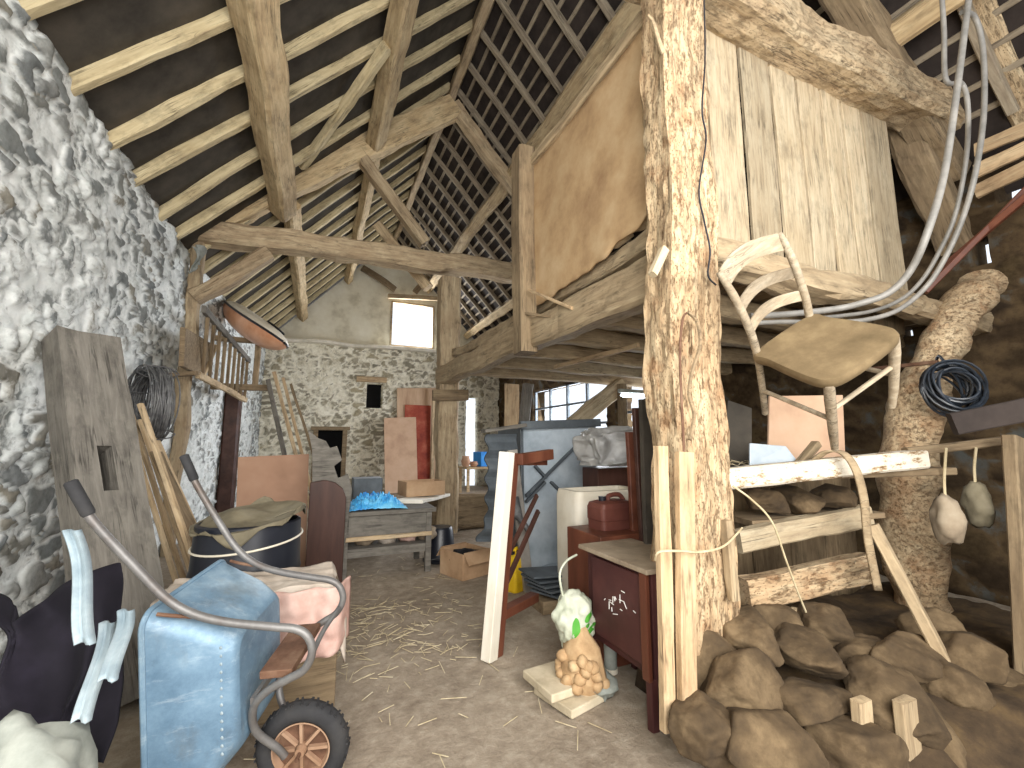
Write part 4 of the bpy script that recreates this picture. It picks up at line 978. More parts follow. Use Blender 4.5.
# plastic film bundle
p = at(614, 450, y=3.9)
def bundle(u, v):
    a = 2*math.pi*u; r = (1-.25*abs(2*v-1)**4)
    k = 1+.16*noise.noise(V((math.cos(a)*2, math.sin(a)*2, v*4)))+.07*noise.noise(V((math.cos(a)*6, math.sin(a)*6, v*9)))
    cpt = V((p.x, 3.95, p.z-.0)); ln = .78
    return cpt+V(((v-.5)*ln, .24*r*k*math.cos(a), .22*r*k*(max(-.8, math.sin(a)))))
tag(blob('plastic_bundle', (p.x+.03, 3.95, p.z), (.40, .24, .22), 'film', .28, 1.9, 7, .6, 5), 'bundle wrapped in dusty clear plastic film above the red brown canister', 'bundle')
support('storage_chest', (p.x+.18, 4.12, (p.z-.2)/2), (.7, .3, p.z-.19), 'darkbrown', 'dark brown chest standing under the plastic wrapped bundle', 'chest')
# bags hanging at the cabinet
bp = at(572, 618, y=2.75)
root = empty('plastic_bag', (bp.x, 2.72, bp.z), 'white plastic bag with green print hanging by the cabinet', 'bag')
o = blob('bag_body', (0, 0, 0), (.15, .12, .18), 'bagwhite', .22, 1.5, 2, sub=5, flat=False); o.parent = root
def bagprint(cx_, cz_, w, h, rot):
    mb = MB(); n = 18; vs = [(cx_+w*math.cos(a)*math.cos(rot)-h*math.sin(a)*math.sin(rot), -.155, cz_+w*math.cos(a)*math.sin(rot)+h*math.sin(a)*math.cos(rot)) for a in [2*math.pi*i/n for i in range(n)]]
    return vs
from mathutils.bvhtree import BVHTree
def decal(target, ovals, name, mat, parent):
    bv = BVHTree.FromPolygons([v.co for v in target.data.vertices], [tuple(p.vertices) for p in target.data.polygons]); mb = MB()
    for (cx_, cz_, w, h, rot) in ovals:
        vs = []; n = 20
        for rr_ in (0, .5, 1):
            for i in range(n if rr_ else 1):
                a = 2*math.pi*i/n; X = cx_+rr_*(w*math.cos(a)*math.cos(rot)-h*math.sin(a)*math.sin(rot)); Z = cz_+rr_*(w*math.cos(a)*math.sin(rot)+h*math.sin(a)*math.cos(rot))
                d = V((.25, 1, 0)).normalized(); hit = bv.ray_cast(V((X, 0, Z))-d*.6, d)[0]
                vs.append((hit-d*.004) if hit else V((X, -.1, Z)))
        fs = [(0, 1+i, 1+(i+1) % n) for i in range(n)]+[(1+i, 1+n+i, 1+n+(i+1) % n, 1+(i+1) % n) for i in range(n)]
        mb.add(vs, fs)
    return mb.build(name, mat, parent, True)
decal(o, [(-.03, -.02, .028, .075, -.1), (.08, .05, .05, .02, .5), (.1, -.03, .05, .018, .2), (.06, .0, .02, .014, 0)], 'green_print', 'green', root)
hk = at(572, 565, y=2.72)-V((bp.x, 2.72, bp.z))
MB().tube(spline([(-.08, 0, .13), (-.11, 0, .3), (-.05, .02, hk.z+.02), (.06, .05, hk.z+.05)], 6), .008, 6).build('bag_handle', 'bagwhite', root, True)
p = at(583, 668, y=2.62)
root = empty('potato_sack', (p.x, 2.62, p.z), 'clear sack of pale brown potatoes below the white and green bag', 'sack')
rr = random.Random(9); ht = p.z
MB().lathe([(.02, -p.z+.01), (.12, -p.z+.015), (.15, -p.z+.12), (.15, -.02), (.12, .14), (.05, .22), (.03, .26), (.0, .26)], 24, wob=.2).build('sack_film', 'potato', root, True)
for i in range(16):
    a = rr.uniform(2.6, 5.6); z = rr.uniform(-p.z+.08, .12); b = blob('potato', (.14*math.cos(a), .14*math.sin(a), z), (.045, .04, .038), 'potato', .25, 1.5, i, sub=2, flat=False, rot=a); b.parent = root
p = at(592, 690, z=0); o = blob('paper_sack', (p.x+.02, p.y, .055), (.12, .2, .07), 'white_sack', .35, 2, 5, sub=3); tag(o, 'flattened pale sack on the floor under the potato sack', 'sack')
p = at(612, 715, z=0); root = empty('white_tube', (2.0, 2.12, 0), 'white plastic tube standing under the dark brown cabinet', 'tube')
MB().lathe([(.045, 0), (.045, .30), (.038, .31), (.038, .05), (0, .05)], 20).build('tube_body', 'white_sack', root, True); root.location = (at(612, 715, x=2.0).x, at(612, 715, x=2.0).y, 0)
MB().lathe([(.05, .0), (.05, .03), (.046, .032)], 20).build('tube_collar', 'cream_plastic', root, True)
p = at(556, 694, z=0)
for i, (dx, dy, rz, lab) in enumerate(((0, .0, .1, 'upper beige stone slab of the two lying on the floor by the cabinet'), (.05, -.08, .25, 'lower beige stone slab of the two lying on the floor by the cabinet'))):
    o = MB().box((0, 0, 0), (.3, .34, .05)).build('stone_slab', 'slab', bevel=.008); o.location = (p.x+dx, p.y+dy, .085 if i == 0 else .03); o.rotation_euler.z = rz; tag(o, lab, 'slab', 'beige slabs')
# fluorescent lamp under the loft
la, lb_ = at(622, 395, y=5.0), at(682, 394, y=5.0)
root = empty('tube_lamp', la, 'lit fluorescent tube lamp under the loft joists beside the worm eaten post', 'lamp')
dv = V((lb_.x+.2-la.x, 0, 0))
MB().tube([V((0, 0, 0)), dv], .025, 12).build('lamp_tube', 'tube_glow', root, True)
MB().bar((-.05, .0, .06), dv+V((.05, 0, .06)), .07, .05).build('lamp_housing', 'white_sack', root, bevel=.006)
MB().bar((dv.x/2, 0, .08), (dv.x/2, 0, LZ+.1-la.z), .02, .02).build('lamp_hanger', 'wire', root)
# ------------------------------------------------------------------ wheelbarrow tipped on its nose
bm_ = Matrix(((.3001, .0709, -.9513), (.9471, .0967, .3059), (.1137, -.9928, -.0381))).to_4x4(); bm_.translation = V((.149, 2.388, .715))-RGT*.05
bm_ = bm_ @ Matrix.Scale(.965, 4)
wb = empty('wheelbarrow', (0, 0, 0), 'blue metal wheelbarrow tipped up on its nose in front of the grey timber', 'wheelbarrow', mat=bm_)
# tray: lofted rounded rectangles, open at the rim
def trayring(yb_, yf, wb_, wf, z, r=.07, n=6):
    out = []
    for (sx, yy, ww, a0) in ((1, yf, wf, 0), (-1, yf, wf, 90), (-1, yb_, wb_, 180), (1, yb_, wb_, 270)):
        for k in range(n+1):
            a = math.radians(a0+90*k/n); out.append(V((sx*(ww-r)+r*math.cos(a), (yy-r if sx*0+yy == yf else yy+r)+r*math.sin(a), z)))
    return out
rings = [trayring(-.29, .60, .32, .31, .64), trayring(-.29, .60, .318, .308, .635), trayring(-.25, .56, .302, .295, .55), trayring(-.19, .49, .275, .27, .42), trayring(-.14, .40, .245, .24, .335, .09), trayring(-.13, .38, .232, .23, .322, .085), trayring(-.11, .35, .21, .21, .316, .075)]
vs = [v for r in rings for v in r]; m = 28
mb = MB().add(vs, [(i*m+k, (i+1)*m+k, (i+1)*m+(k+1) % m, i*m+(k+1) % m) for i in range(6) for k in range(m)]+[tuple(6*m+k for k in range(m))])
tr = mb.build('tray', 'blue_tray', wb, True); sm = tr.modifiers.new('thickness', 'SOLIDIFY'); sm.thickness = .006
MB().tube(rings[0], .012, 8, True).build('tray_rim', 'blue_tray', wb, True)
for s in (-1, 1):
    mb = MB()
    for k in range(14): mb.lathe([(.0, .006), (.006, .004), (.008, 0)], 8, Matrix.Translation((s*.255, -.1+.035*k, .37)) @ Matrix.Rotation(s*1.2, 4, 'Y'))
    mb.build('rivet_seam', 'pale_blue', wb, True)
# tube frame: handle, leg loop, back to the axle, one bent tube each side
for s in (-1, 1):
    pts = [(s*.355, -.84, .86), (s*.345, -.70, .80), (s*.31, -.48, .66), (s*.29, -.34, .56), (s*.275, -.26, .46), (s*.265, -.21, .33), (s*.255, -.17, .15), (s*.25, -.15, .06), (s*.25, -.11, .01), (s*.25, -.04, -.005), (s*.25, .03, .03), (s*.24, .07, .10), (s*.215, .13, .2), (s*.18, .22, .275), (s*.13, .36, .29), (s*.085, .48, .22), (s*.075, .535, .185)]
    MB().tube(spline(pts, 7), .0175, 12).build('frame_tube', 'steel', wb, True)
    d = (V(pts[0])-V(pts[1])).normalized(); p0 = V(pts[0])
    MB().tube([p0-d*.13, p0-d*.12, p0+d*.02, p0+d*.025], [.019, .024, .024, .018], 12).build('handle_grip', 'rubber', wb, True)
    MB().tube(spline([(s*.27, -.235, .38), (s*.28, -.26, .52), (s*.29, -.28, .60)], 4), .008, 8).build('tray_bolt', 'rust', wb, True)
MB().tube(spline([(-.25, .0, .01), (0, -.01, .02), (.25, .0, .01)], 4), .012, 8).build('leg_stay', 'steel', wb, True)
MB().box((0, .07, .17), (.40, .035, .14)).build('cross_plate', 'rust', wb, bevel=.004)
MB().bar((-.2, .18, .27), (.2, .18, .27), .03, .02).build('tray_bearer', 'steel', wb)
wh = bpy.data.objects.new('wheel', None); COL.objects.link(wh); wh.parent = wb; wh.location = (0, .55, .13); wh.rotation_euler = (0, math.pi/2, 0)
tp = [(.118+.062*(1-math.cos(a))/2*0+.034*math.cos(a)+.03, .043*math.sin(a)) for a in [2*math.pi*i/18 for i in range(19)]]
mb = MB(); tp = [(.173+.046*math.cos(a), .05*math.sin(a)) for a in [2*math.pi*i/18 for i in range(19)]]
mb.lathe(tp, 48, caps=False)
for k in range(36):
    a = 2*math.pi*k/36; mb.box((0, 0, 0), (.008, .010, .06), Matrix.Rotation(a, 4, 'Z') @ Matrix.Translation((.216, 0, 0)) @ Matrix.Rotation(.25 if k % 2 else -.25, 4, 'X'))
mb.build('tyre', 'rubber', wh, True)
mb = MB().lathe([(.137, -.034), (.130, -.034), (.122, -.012), (.118, -.006), (.118, .006), (.122, .012), (.130, .034), (.137, .034)], 40, caps=False)
for k in range(8):
    a = 2*math.pi*k/8; mb.bar((.03*math.cos(a), .03*math.sin(a), 0), (.124*math.cos(a), .124*math.sin(a), 0), .014, .05)
mb.build('wheel_rim', 'rim', wh, True)
MB().lathe([(.0, -.004), (.12, -.004), (.12, .004), (.0, .004)], 32).build('rim_shade_web', 'rust', wh)  # web coloured darker to stand for the shaded recesses between spokes
MB().lathe([(.0, -.05), (.022, -.05), (.026, -.03), (.026, .03), (.022, .05), (.0, .05)], 20).build('wheel_hub', 'rim', wh, True)
MB().tube([(0, 0, -.09), (0, 0, .09)], .009, 10).build('axle', 'rust', wh, True)

# ------------------------------------------------------------------ black drum with covered top
p = at(249, 540, y=4.1); dz = .95
root = empty('black_drum', (p.x, 4.1, 0.0), 'black plastic drum with dusty sagging cover behind the wheelbarrow', 'drum')
R_ = .365
MB().lathe([(R_*.92, 0), (R_, .04), (R_*1.02, .3), (R_*1.05, .34), (R_*1.02, .38), (R_*1.02, .60), (R_*1.05, .64), (R_*1.02, .68), (R_*.99, 1.0), (R_*.93, 1.01), (R_*.9, .8), (0, .8)], 40).build('drum_body', 'blackplastic', root, True)
def cov(u, v):
    a = 2*math.pi*u; r = R_*1.07*min(1, v*1.25); z = 1.03+.07*math.cos(a-.6)*(r/R_)-.05*(1-(r/R_)**2)*1.0+.10*math.exp(-((r*math.cos(a)+.12)**2+(r*math.sin(a)-.1)**2)/.03)
    if v > .8: z -= (v-.8)*(.15+.25*math.sin(a*3)+.2*math.sin(a*7+1)); r *= 1+.015*math.sin(a*11)
    return V((r*math.cos(a), r*math.sin(a), z+.012*noise.noise(V((r*9*math.cos(a), r*9*math.sin(a), 0)))))
cloth('drum_cover', cov, 49, 22, 'cover', root, .006)
MB().tube([(R_*1.035*math.cos(a), R_*1.035*math.sin(a), .86+.04*math.cos(a-.6)) for a in [2*math.pi*i/40 for i in range(40)]], .008, 6, True).build('cover_cord', 'cream_plastic', root, True)
# sacks on something behind the barrow
zt = at(270, 577, y=3.35).z
o = MB().box((0, 0, 0), (.95, .5, zt-.06)).build('feed_bin', 'brownwood', bevel=.01); o.location = (at(258, 600, y=3.35).x, 3.35, (zt-.06)/2)
bx, by = o.location.x, 3.35
tag(o, 'brown wooden bin under the cream and pink sacks behind the wheelbarrow', 'bin')
def sack(u, v):
    x = bx-.50+1.02*u; y = by-.29+.56*v; z = zt-.045+.02*noise.noise(V((u*5, v*5, 1)))+.014*noise.noise(V((u*14, v*11, 3)))
    if v < .12: z -= (.12-v)*1.6+.05*u*(1 if v < .05 else 0); y += .035*(.12-v)*5
    if u > .93: z -= (u-.93)*3.2
    return V((x, y, z+.02))
tag(cloth('cream_sack', sack, 50, 32, 'cream_cloth', thick=.012), 'cream cloth sack spread over the brown bin behind the wheelbarrow', 'sack')
def sack2(u, v):
    x = bx+.08+.46*u; y = by-.335+.025*noise.noise(V((u*6, v*6, 0)))-.03*v+.02*math.sin(u*15); z = zt+.0-.42*v*(1-.15*u)-.01
    if u > .85: y += (u-.85)*1.2
    return V((x, y, z))
tag(cloth('pink_sack', sack2, 36, 22, 'pink_cloth', thick=.014), 'faded pink cloth hanging over the front of the brown bin', 'cloth')
# dark tarpaulin and sacks low at the wall
def dtarp(u, v):
    b = at(-25+138*u+14*math.sin(v*4), 590+25*math.sin(u*5)+190*v, y=2.7-.45*v)
    b += V((.03*math.sin(v*6+u*9), .05*math.sin(u*14+3*v)+.06*noise.noise(V((u*4, v*5, 2))), .02*noise.noise(V((u*5, v*4, 0)))))
    b.z = max(.015, b.z); return b
tag(cloth('black_tarpaulin', dtarp, 60, 40, 'black_cloth', thick=.012), 'crumpled black sheet slumped against the wall foot beside the wheelbarrow', 'sheet')
for i, (x0, y0, x1, y1, w, lab) in enumerate(((72, 530, 90, 640, .055, 'upright pale blue plastic strip behind the near wheelbarrow handle'), (108, 622, 86, 716, .05, 'slanting pale plastic strip on the black sheet'), (126, 610, 112, 676, .05, 'short bent pale strip beside the wheelbarrow tray'))):
    a = at(x0, y0, y=2.16-.05*i); b = at(x1, y1, y=1.92-.05*i)
    dv = (b-a)
    def strip(u, v, a=a, dv=dv, w=w): return a+dv*v+V(((u-.5)*w, .03*math.sin(v*5)+.02*math.sin(u*6), 0))
    tag(cloth('plastic_strip', strip, 6, 14, 'pale_blue', thick=.006), lab, 'plastic strip')
p = at(28, 724, y=2.0); _hz = p.z/1.72; o = blob('white_sack', (p.x-.03, 1.98, .14), (.25, .2, _hz), 'white_sack', .3, 1.8, 12, sub=4); tag(o, 'greyish white filled sack in the corner at the wall foot', 'sack')
o.location.z = _hz*.72+.005

# ------------------------------------------------------------------ right hand side: rails, chair, rubble
cm = Matrix(((-.785, -.021, -.619), (.296, -.891, -.345), (-.544, -.454, .706))).to_4x4(); CS = 1.2
cm.translation = V((0, 0, H))+(V((2.077, 1.211, 2.056))-V((0, 0, H)))*CS
cm = cm @ Matrix.Scale(CS, 4)
ch = empty('kitchen_chair', (0, 0, 0), 'old ladder back chair with dusty seat tipped on the broken rail', 'chair', mat=cm)
# seat: rounded trapezoid with a soft top
def seatring(k, z): 
    pts = [(-.17, -.19), (.17, -.19), (.195, -.1), (.215, .12), (.19, .2), (.1, .225), (-.1, .225), (-.19, .2), (-.215, .12), (-.195, -.1)]
    return [V((x*k, y*k, z)) for x, y in spline([(x, y, 0) for x, y in pts], 4, True) for _ in (0,)] if False else [V((q.x*k, q.y*k, z)) for q in spline([(x, y, 0) for x, y in pts], 4, True)]
rings = [seatring(.97, -.035), seatring(1.0, -.025), seatring(1.01, 0.0), seatring(.98, .014), seatring(.9, .018), seatring(.5, .008), seatring(.05, .004)]
m = len(rings[0]); vs = [v for r in rings for v in r]
MB().add(vs, [(i*m+k, i*m+(k+1) % m, (i+1)*m+(k+1) % m, (i+1)*m+k) for i in range(len(rings)-1) for k in range(m)]+[tuple(range(m-1, -1, -1)), tuple((len(rings)-1)*m+k for k in range(m))]).build('seat', 'seat', ch, True)
for s in (-1, 1):
    pts = [(s*.165, -.215, -.41), (s*.168, -.195, -.2), (s*.17, -.185, .0), (s*.172, -.2, .15), (s*.178, -.245, .32), (s*.185, -.30, .44)]
    MB().tube(spline(pts, 5), [.017]*10+[.019]*10+[.019, .018, .017, .016, .015, .012], 10).build('back_post', 'chairwood', ch, True)
    MB().tube([(s*.185, .185, -.02), (s*.188, .185, -.1), (s*.185, .18, -.3), (s*.18, .175, -.41)], [.02, .022, .019, .015], 12).build('leg', 'chairwood', ch, True)
    MB().tube([(s*.168, -.2, -.24), (s*.185, .182, -.22)], .011, 8).build('stretcher', 'chairwood', ch, True)
MB().tube([(-.185, .18, -.17), (.185, .18, -.17)], .011, 8).build('stretcher', 'chairwood', ch, True)
def slat(z0, z1, yb):
    mb = MB(); n = 12; vs = []
    for i in range(n+1):
        t = i/n; x = -.175+.35*t; bowz = .025*math.sin(math.pi*t); by = -.045*math.sin(math.pi*t)
        for (dy, z) in ((-.007, z0), (.007, z0), (.007, z1), (-.007, z1)):
            yy = -.185-(.115*((z)/.44)**1.6 if z > 0 else 0); vs.append((x, yy+dy+by, z+bowz))
    fs = [(4*i+k, 4*i+(k+1) % 4, 4*i+4+(k+1) % 4, 4*i+4+k) for i in range(n) for k in range(4)]+[(3, 2, 1, 0), (4*n, 4*n+1, 4*n+2, 4*n+3)]
    return mb.add(vs, fs)
for k, (a, b) in enumerate(((.36, .445), (.22, .275), (.1, .155))): slat(a, b, 0).build('back_slat' if k else 'crest_rail', 'chairwood', ch, bevel=.004)
# rails of the rack
ra = at(686, 481, y=wpy-.22); 
def railpt(px, py, d): return V((0, 0, H))+(FWD+RGT*((px-512)/F_PX)+UPV*((384-py)/F_PX))*d
r0, r1 = railpt(688, 482, 2.72), railpt(922, 459, 2.98)
mb = None
timber('white_rail', r0, r1, .1, .125, 'chipped', 'chipped white painted rail fixed to the worm eaten post under the chair', 'rail', rough=.006, dense=3)
r0, r1 = railpt(736, 541, 2.85), railpt(866, 515, 3.1); timber('rack_rail', r0, r1, .1, .14, 'plank', 'upper bare wooden rail below the chipped white rail', 'rail', rough=.012)
r0, r1 = railpt(742, 592, 2.85), railpt(868, 566, 3.1); timber('rack_rail', r0, r1, .12, .19, 'worm', 'lower wormy rail above the stone rubble', 'rail', rough=.02)
# short stub and pipe on the post
a = at(726, 520, y=wpy-.2); b = at(733, 600, y=wpy-.22)
timber('bark_strip', b, a, .05, .05, 'loftwood', 'hanging bark strip beside the post at rail height', 'bark strip', rough=.012)
# hay rack back: boards & slates behind the chair
q = [railpt(768, 468, 3.35), railpt(846, 466, 3.5), railpt(843, 395, 3.6), railpt(770, 396, 3.45)]
leanpanel('orange_board', q, 'orangeboard', 'pale orange board standing behind the chair legs', 'board', .02)
q = [railpt(722, 470, 3.2), railpt(752, 470, 3.2), railpt(752, 408, 3.4), railpt(728, 400, 3.4)]
leanpanel('slate_board', q, 'slate', 'dark slate board standing beside the worm eaten post behind the rail', 'slate', .02)
q = [railpt(750, 466, 2.95), railpt(800, 464, 3.0), railpt(786, 446, 3.05), railpt(750, 443, 3.0)]
leanpanel('pale_slate', q, 'grey_metal', 'flat pale grey slate lying against the white rail under the chair', 'slate', .015)
a, b = railpt(796, 468, 2.95), railpt(816, 444, 3.05); timber('wood_stub', a, b, .06, .05, 'brownwood', 'short brown offcut leaning on the white rail under the chair', 'offcut', rough=.005)
# shelf behind the white rail carries these
s0_, s1_ = railpt(720, 474, 3.25), railpt(905, 468, 3.35)
HZ = max(s0_.z, s1_.z)+.03
timber('rack_shelf', s0_, s1_, .75, .05, 'brownwood', 'wide dusty shelf board behind the chipped white rail', 'shelf', rough=.004)
# stones behind the rails
for i, (px, py, d, s) in enumerate(((762, 500, 3.0, (.3, .22, .17)), (800, 502, 3.05, (.34, .25, .18)), (832, 496, 3.1, (.3, .22, .16)))):
    o = rock('field_stone', railpt(px, py, d+.12), s, 'rock', 60+i, (0, 0, i)); tag(o, f'pale field stone between the upper rails, {ORD[i]} from the worm eaten post', 'stone', 'stones behind the rails')
s0_, s1_ = railpt(735, 519, 3.15), railpt(860, 511, 3.25)
timber('stone_shelf', s0_, s1_, .4, .04, 'brownwood', 'thin board under the pale stones between the upper rails', 'board', rough=.003)
# dim back boards of the rack
for i in range(5):
    x = 2.75+i*.5
    timber('rack_back_board', (x, 2.75, 0), (x, 2.75, 1.3), .48, .03, 'brownwood', f'dull brown back board behind the rails, {ORD[i]} from the worm eaten post', 'board', 'back boards behind the rails', up=(0, 1, 0), rough=.004)
# curved trunk brace
pts = [(4.68, 2.1, 0), (4.62, 2.1, .7), (4.6, 2.08, 1.35), (4.8, 2.05, 1.9), (5.15, 2.0, 2.4), (5.6, 1.98, 2.85), (6.1, 1.95, 3.2)]
sp_ = spline(pts, 9); n = len(sp_)
mb = MB().tube(sp_, [.21-.05*i/n+.05*noise.noise(V((i*.3, 0, 0))) for i in range(n)], 20)
for v in mb.v:
    v += V((noise.noise(v*3), noise.noise(v*3+V((5, 0, 0))), 0))*.05+V((noise.noise(v*9), noise.noise(v*9+V((5, 0, 0))), 0))*.02
tag(mb.build('crooked_trunk', 'worm', smooth=True), 'crooked pale tree trunk serving as brace at the side wall', 'trunk')
# hoses
def hpt(px, py, y): return at(px, py, y=y)
hs = [([(972, -25), (966, 20), (957, 90), (945, 170), (930, 225), (912, 268), (890, 292), (862, 303), (835, 309), (790, 314), (750, 316)], 1.2, .02, 'thick grey hose loop sweeping down to the chair, foremost of the loops'),
      ([(940, -30), (944, 30), (946, 80), (962, 84), (968, 110), (966, 160), (955, 215), (940, 250), (922, 280), (900, 300), (868, 312), (820, 318)], 1.32, .016, 'inner grey hose with a bend near the massive tie beam'),
      ([(962, 12), (975, 18), (983, 50), (984, 110), (976, 170), (962, 220), (944, 260), (925, 288), (898, 310), (865, 320), (830, 322), (780, 322), (745, 324)], 1.26, .0175, 'outer grey hose loop hanging closest to the eaves')]
for p_, y, r, lab in hs:
    tag(MB().tube(spline([hpt(a, b, y+max(0, i-4)*.11) for i, (a, b) in enumerate(p_)], 8), r, 12).build('grey_hose', 'hose', smooth=True), lab, 'hose')
# cable coil at the far side
c = at(951, 388, y=1.72); root = empty('cable_coil', c, 'coil of dark blue cable hanging before the crooked trunk', 'cable coil')
ax = V((-.55, -.8, .25)).normalized(); mb = MB(); mb.tube(coil(ax, .2, .1, 16, .01, 5, .85, .05), .0095, 6); mb.tube(coil(ax, .14, .09, 12, .01, 9, .9, .06), .0095, 6); mb.build('cable_windings', 'bluecord', root, True)
MB().tube(spline([(-.03, 0, .19), (0, .05, .27), (.06, .1, .2)], 5), .01, 6).build('cable_tie', 'bluecord', root, True)
timber('coil_hook', c+V((0, .06, .22)), c+V((.1, .6, .25)), .03, .03, 'rust', 'rusty hook bar holding the coil of dark blue cable', 'hook', rough=.001)
# strap hanging over white rail, pole
rp = [railpt(x, y, d) for x, y, d in ((812, 462, 2.9), (826, 452, 2.82), (843, 453, 2.76), (856, 470, 2.72), (864, 500, 2.72), (868, 540, 2.74), (878, 590, 2.76))]
tag(cloth('leather_harness', lambda u, v, s=spline(rp, 5): s[min(len(s)-1, int(v*(len(s)-1)))]+RGT*((u-.5)*.05), 4, 31, 'loftwood', thick=.012), 'worn leather strap looped over the chipped white rail', 'strap')
a, b = railpt(872, 525, 2.8), railpt(965, 700, 2.45); b = b
timber('slanting_pole', b, a, .08, .06, 'loftwood', 'brown pole slanting down from the rails into the rubble', 'pole', rough=.006)
for i, (px, py, d, w, h) in enumerate(((948, 520, 2.9, .15, .3), (978, 505, 2.95, .11, .26))):
    p = railpt(px, py, d); o = blob('hanging_bundle', p, (w*.6, .08, h*.55), ['dust', 'cover'][i], .3, 1.6, 20+i, sub=3, flat=False); tag(o, ['cream wrapped pouch hanging on a cord under the cable coil', 'tan wrapped pouch hanging beside the cream pouch'][i], 'pouch')
    k = MB().tube(spline([p+V((0, 0, h*.5)), p+V((.02, 0, h*.5+.12)), railpt(px-2, 448, d)], 5), .008, 6).build('cord', 'rope', smooth=True); k.parent = o; k.matrix_parent_inverse = o.matrix_basis.inverted()
timber('hanging_pole', railpt(905, 452, 3.02), railpt(1010, 440, 3.0), .06, .06, 'brownwood', 'dark cross pole from which the pouches hang', 'pole', rough=.005)
# broad tan post at the picture's edge, with board end
a = at(1002, 440, y=1.28); 
timber('tan_board', (at(1012, 600, y=1.28).x+.1, 1.28, 0), (at(1012, 440, y=1.28).x+.12, 1.28, a.z), .34, .07, 'brownwood', 'broad tan upright board at the edge beyond the cable coil', 'board', up=(0, 1, 0), rough=.004)
rp = [railpt(x, y, d) for x, y, d in ((733, 486, 2.62), (752, 500, 2.62), (772, 522, 2.62), (786, 560, 2.64), (797, 590, 2.66), (806, 612, 2.7))]
tag(MB().tube(spline(rp, 6), .006, 6).build('baling_twine', 'rope', smooth=True), 'pale baling twine dangling across the wooden rails below the white rail', 'twine')
timber('dark_plank', railpt(952, 424, 2.6), railpt(1034, 408, 2.5), .05, .13, 'slate_dark', 'dark plank edge crossing behind the top of the broad tan upright board', 'plank', rough=.005)
# rubble
rr = random.Random(21)
rows = [(5, .10, 0), (5, .28, 1), (4, .45, 2)]
base = []
sd = 100
spec = [  # px, py, depth, size, row name
    (705, 725, 2.15, (.36, .34, .30), 0), (770, 745, 2.1, (.44, .36, .30), 0), (845, 750, 2.12, (.46, .38, .3), 0), (925, 745, 2.2, (.42, .36, .34), 0), (990, 740, 2.3, (.4, .34, .34), 0),
    (735, 680, 2.3, (.40, .32, .26), 1), (805, 700, 2.25, (.50, .32, .17), 1), (880, 690, 2.3, (.48, .36, .2), 1), (950, 690, 2.4, (.4, .34, .26), 1), (1000, 690, 2.5, (.36, .3, .26), 1),
    (745, 640, 2.5, (.36, .3, .24), 2), (800, 650, 2.5, (.4, .3, .2), 2), (905, 660, 2.5, (.4, .32, .22), 2), (960, 650, 2.6, (.36, .3, .22), 2),
    (860, 655, 2.65, (.34, .3, .26), 3), (770, 625, 2.75, (.36, .3, .26), 3), (820, 625, 2.8, (.3, .3, .24), 3), (930, 630, 2.8, (.36, .3, .24), 3)]
rown = ['front row', 'second row', 'third row', 'back row']; cnt = {}
for i, (px, py, d, s, rw) in enumerate(spec):
    k = cnt.get(rw, 0); cnt[rw] = k+1
    o = rock('rubble_stone', railpt(px, py, d), s, 'rock', sd+i, (rr.uniform(-.3, .3), rr.uniform(-.3, .3), rr.uniform(0, 3)))
    tag(o, f'rough brown stone in the rubble under the rails, {rown[rw]}, {ORD[k]} from the post', 'stone', 'rubble stones')
# earth bank under the rubble
def bank(u, v):
    x = 2.05+3.1*u; y = .1+2.5*v; d = x*sy+y*cy; k = min(1, max(0, (d-1.95)/.6)); k = k*k*(3-2*k)
    z = .0+.27*k*min(1, .4+u*8)*min(1, 4*v*1.0+.2)+.05*noise.noise(V((x*3, y*3, 0)))*k+.02*noise.noise(V((x*11, y*11, 0)))*k
    if v == 0 or u == 0 or u == 1 or v == 1: z = -.02
    return V((x, y, z))
o = cloth('earth_bank', bank, 80, 60, 'bank', thick=.02); o['kind'] = 'stuff'; o['label'] = 'dark earth and crumbled mortar beneath the rubble stones'; o['category'] = 'earth'
# split planks standing in the rubble
for i, (t, bt, d, w, lab) in enumerate((((790, 610), (812, 680), 2.9, .1, 'short tan stake standing in the rubble below the lower rail'), ((905, 700), (915, 790), 2.1, .12, 'broken tan plank stuck in the front of the rubble'), ((862, 700), (868, 790), 2.12, .1, 'split plank end in the rubble beside the broken tan plank'))):
    a, b = railpt(t[0], t[1], d), railpt(bt[0], bt[1], d-.05); timber('wooden_stake', b, a, w, .05, 'loftwood', lab, 'stake', up=(0, 1, 0), rough=.008)

rr = random.Random(8); mb = MB()
for i in range(160):
    p = railpt(rr.uniform(715, 860), 469, rr.uniform(3.0, 3.5)); a = rr.uniform(0, math.pi); l = rr.uniform(.03, .1); z = s0_.z*0+HZ+rr.uniform(.0, .03)
    mb.bar((p.x-l*math.cos(a), p.y-l*math.sin(a), z), (p.x+l*math.cos(a), p.y+l*math.sin(a), z+rr.uniform(0, .03)), .005, .003)
o = mb.build('hay', 'straw'); o['kind'] = 'stuff'; o['label'] = 'wisps of hay on the shelf behind the white rail'; o['category'] = 'hay'
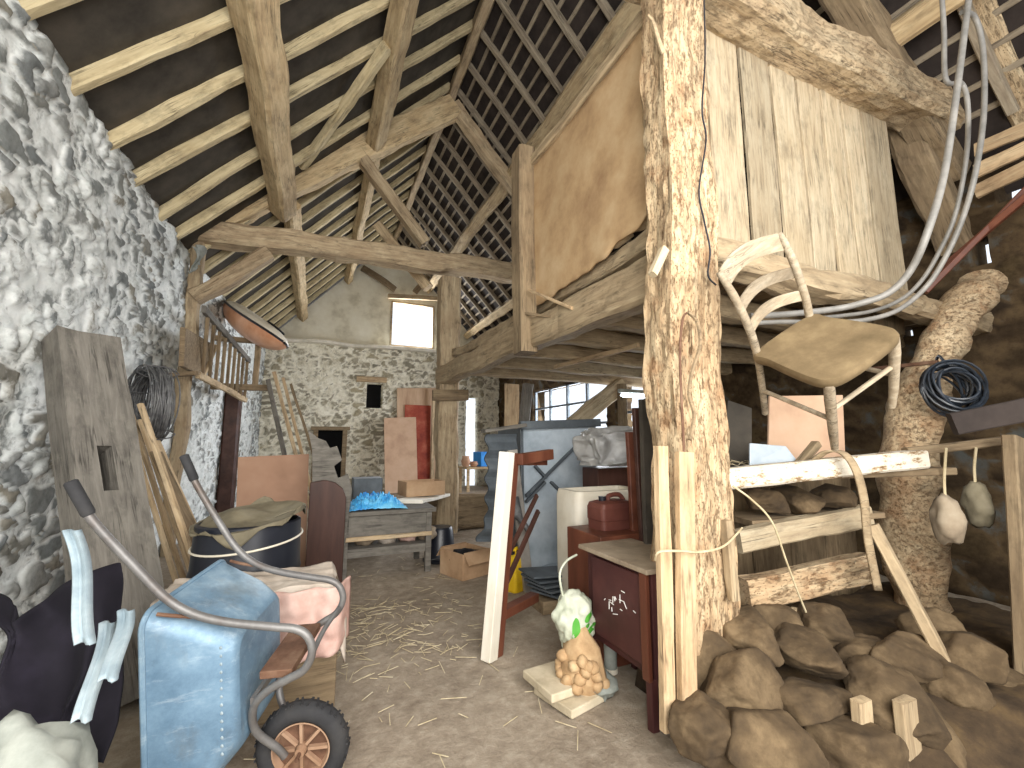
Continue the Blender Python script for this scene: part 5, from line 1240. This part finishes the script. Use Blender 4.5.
# ------------------------------------------------------------------ straw on the floor
rr = random.Random(4); mb = MB()
for i in range(420):
    if i < 270:
        px, py = rr.gauss(385, 45), rr.gauss(625, 26)
        if py < 596: continue
        p = at(px, py, z=.0)
    else: p = V((rr.uniform(-.6, 1.6), rr.uniform(2.2, 6.5), 0))
    a = rr.uniform(0, math.pi); l = rr.uniform(.02, .08); z = .026+.012*noise.noise(V((p.x*6, p.y*6, 2)))+.02*noise.noise(V((p.x*1.3, p.y*1.3, 0)))+rr.uniform(-.012, .006)
    mb.bar((p.x-l*math.cos(a), p.y-l*math.sin(a), z), (p.x+l*math.cos(a), p.y+l*math.sin(a), z+rr.uniform(-.006, .01)), .004, .003)
o = mb.build('straw', 'straw'); o['kind'] = 'stuff'; o['label'] = 'loose straw scattered over the earth floor'; o['category'] = 'straw'
# ------------------------------------------------------------------ light
W = bpy.data.worlds.new('world'); SC.world = W; W.use_nodes = True
bg = W.node_tree.nodes['Background']; bg.inputs[0].default_value = lin('#e9f1fb'); bg.inputs[1].default_value = 1.25
def area(name, loc, target, sx, sy, power, col):
    l = bpy.data.lights.new(name, 'AREA'); l.shape = 'RECTANGLE'; l.size = sx; l.size_y = sy; l.energy = power; l.color = lin(col)[:3]
    o = bpy.data.objects.new(name, l); COL.objects.link(o); o.location = loc
    o.rotation_euler = (V(target)-V(loc)).to_track_quat('-Z', 'Y').to_euler(); return o
area('doorway_daylight', (.4, -1.75, 2.9), (1.6, 6, 2.6), 4.6, 3.6, 520, '#fffaf2')
area('yard_daylight', (RW+.7, 10.7, 2.4), (3, 10, 1.6), 4, 2.2, 420, '#f4f8ff')
area('yard_daylight', (RW+.7, 7.4, 2.2), (3, 7, 1.6), 1.6, 2, 120, '#f4f8ff')
area('gable_daylight', ((gw[0]+gw[1])/2, YB+.7, (gw[2]+gw[3])/2), (1.2, 6, 1.0), 1.2, 1.3, 260, '#f8fbff')
vs_ = SC.view_settings; SC.display_settings.display_device = 'sRGB'
vs_.view_transform = 'Standard'; vs_.look = 'None'; vs_.exposure = 0.2; vs_.gamma = 1.0; vs_.use_curve_mapping = False
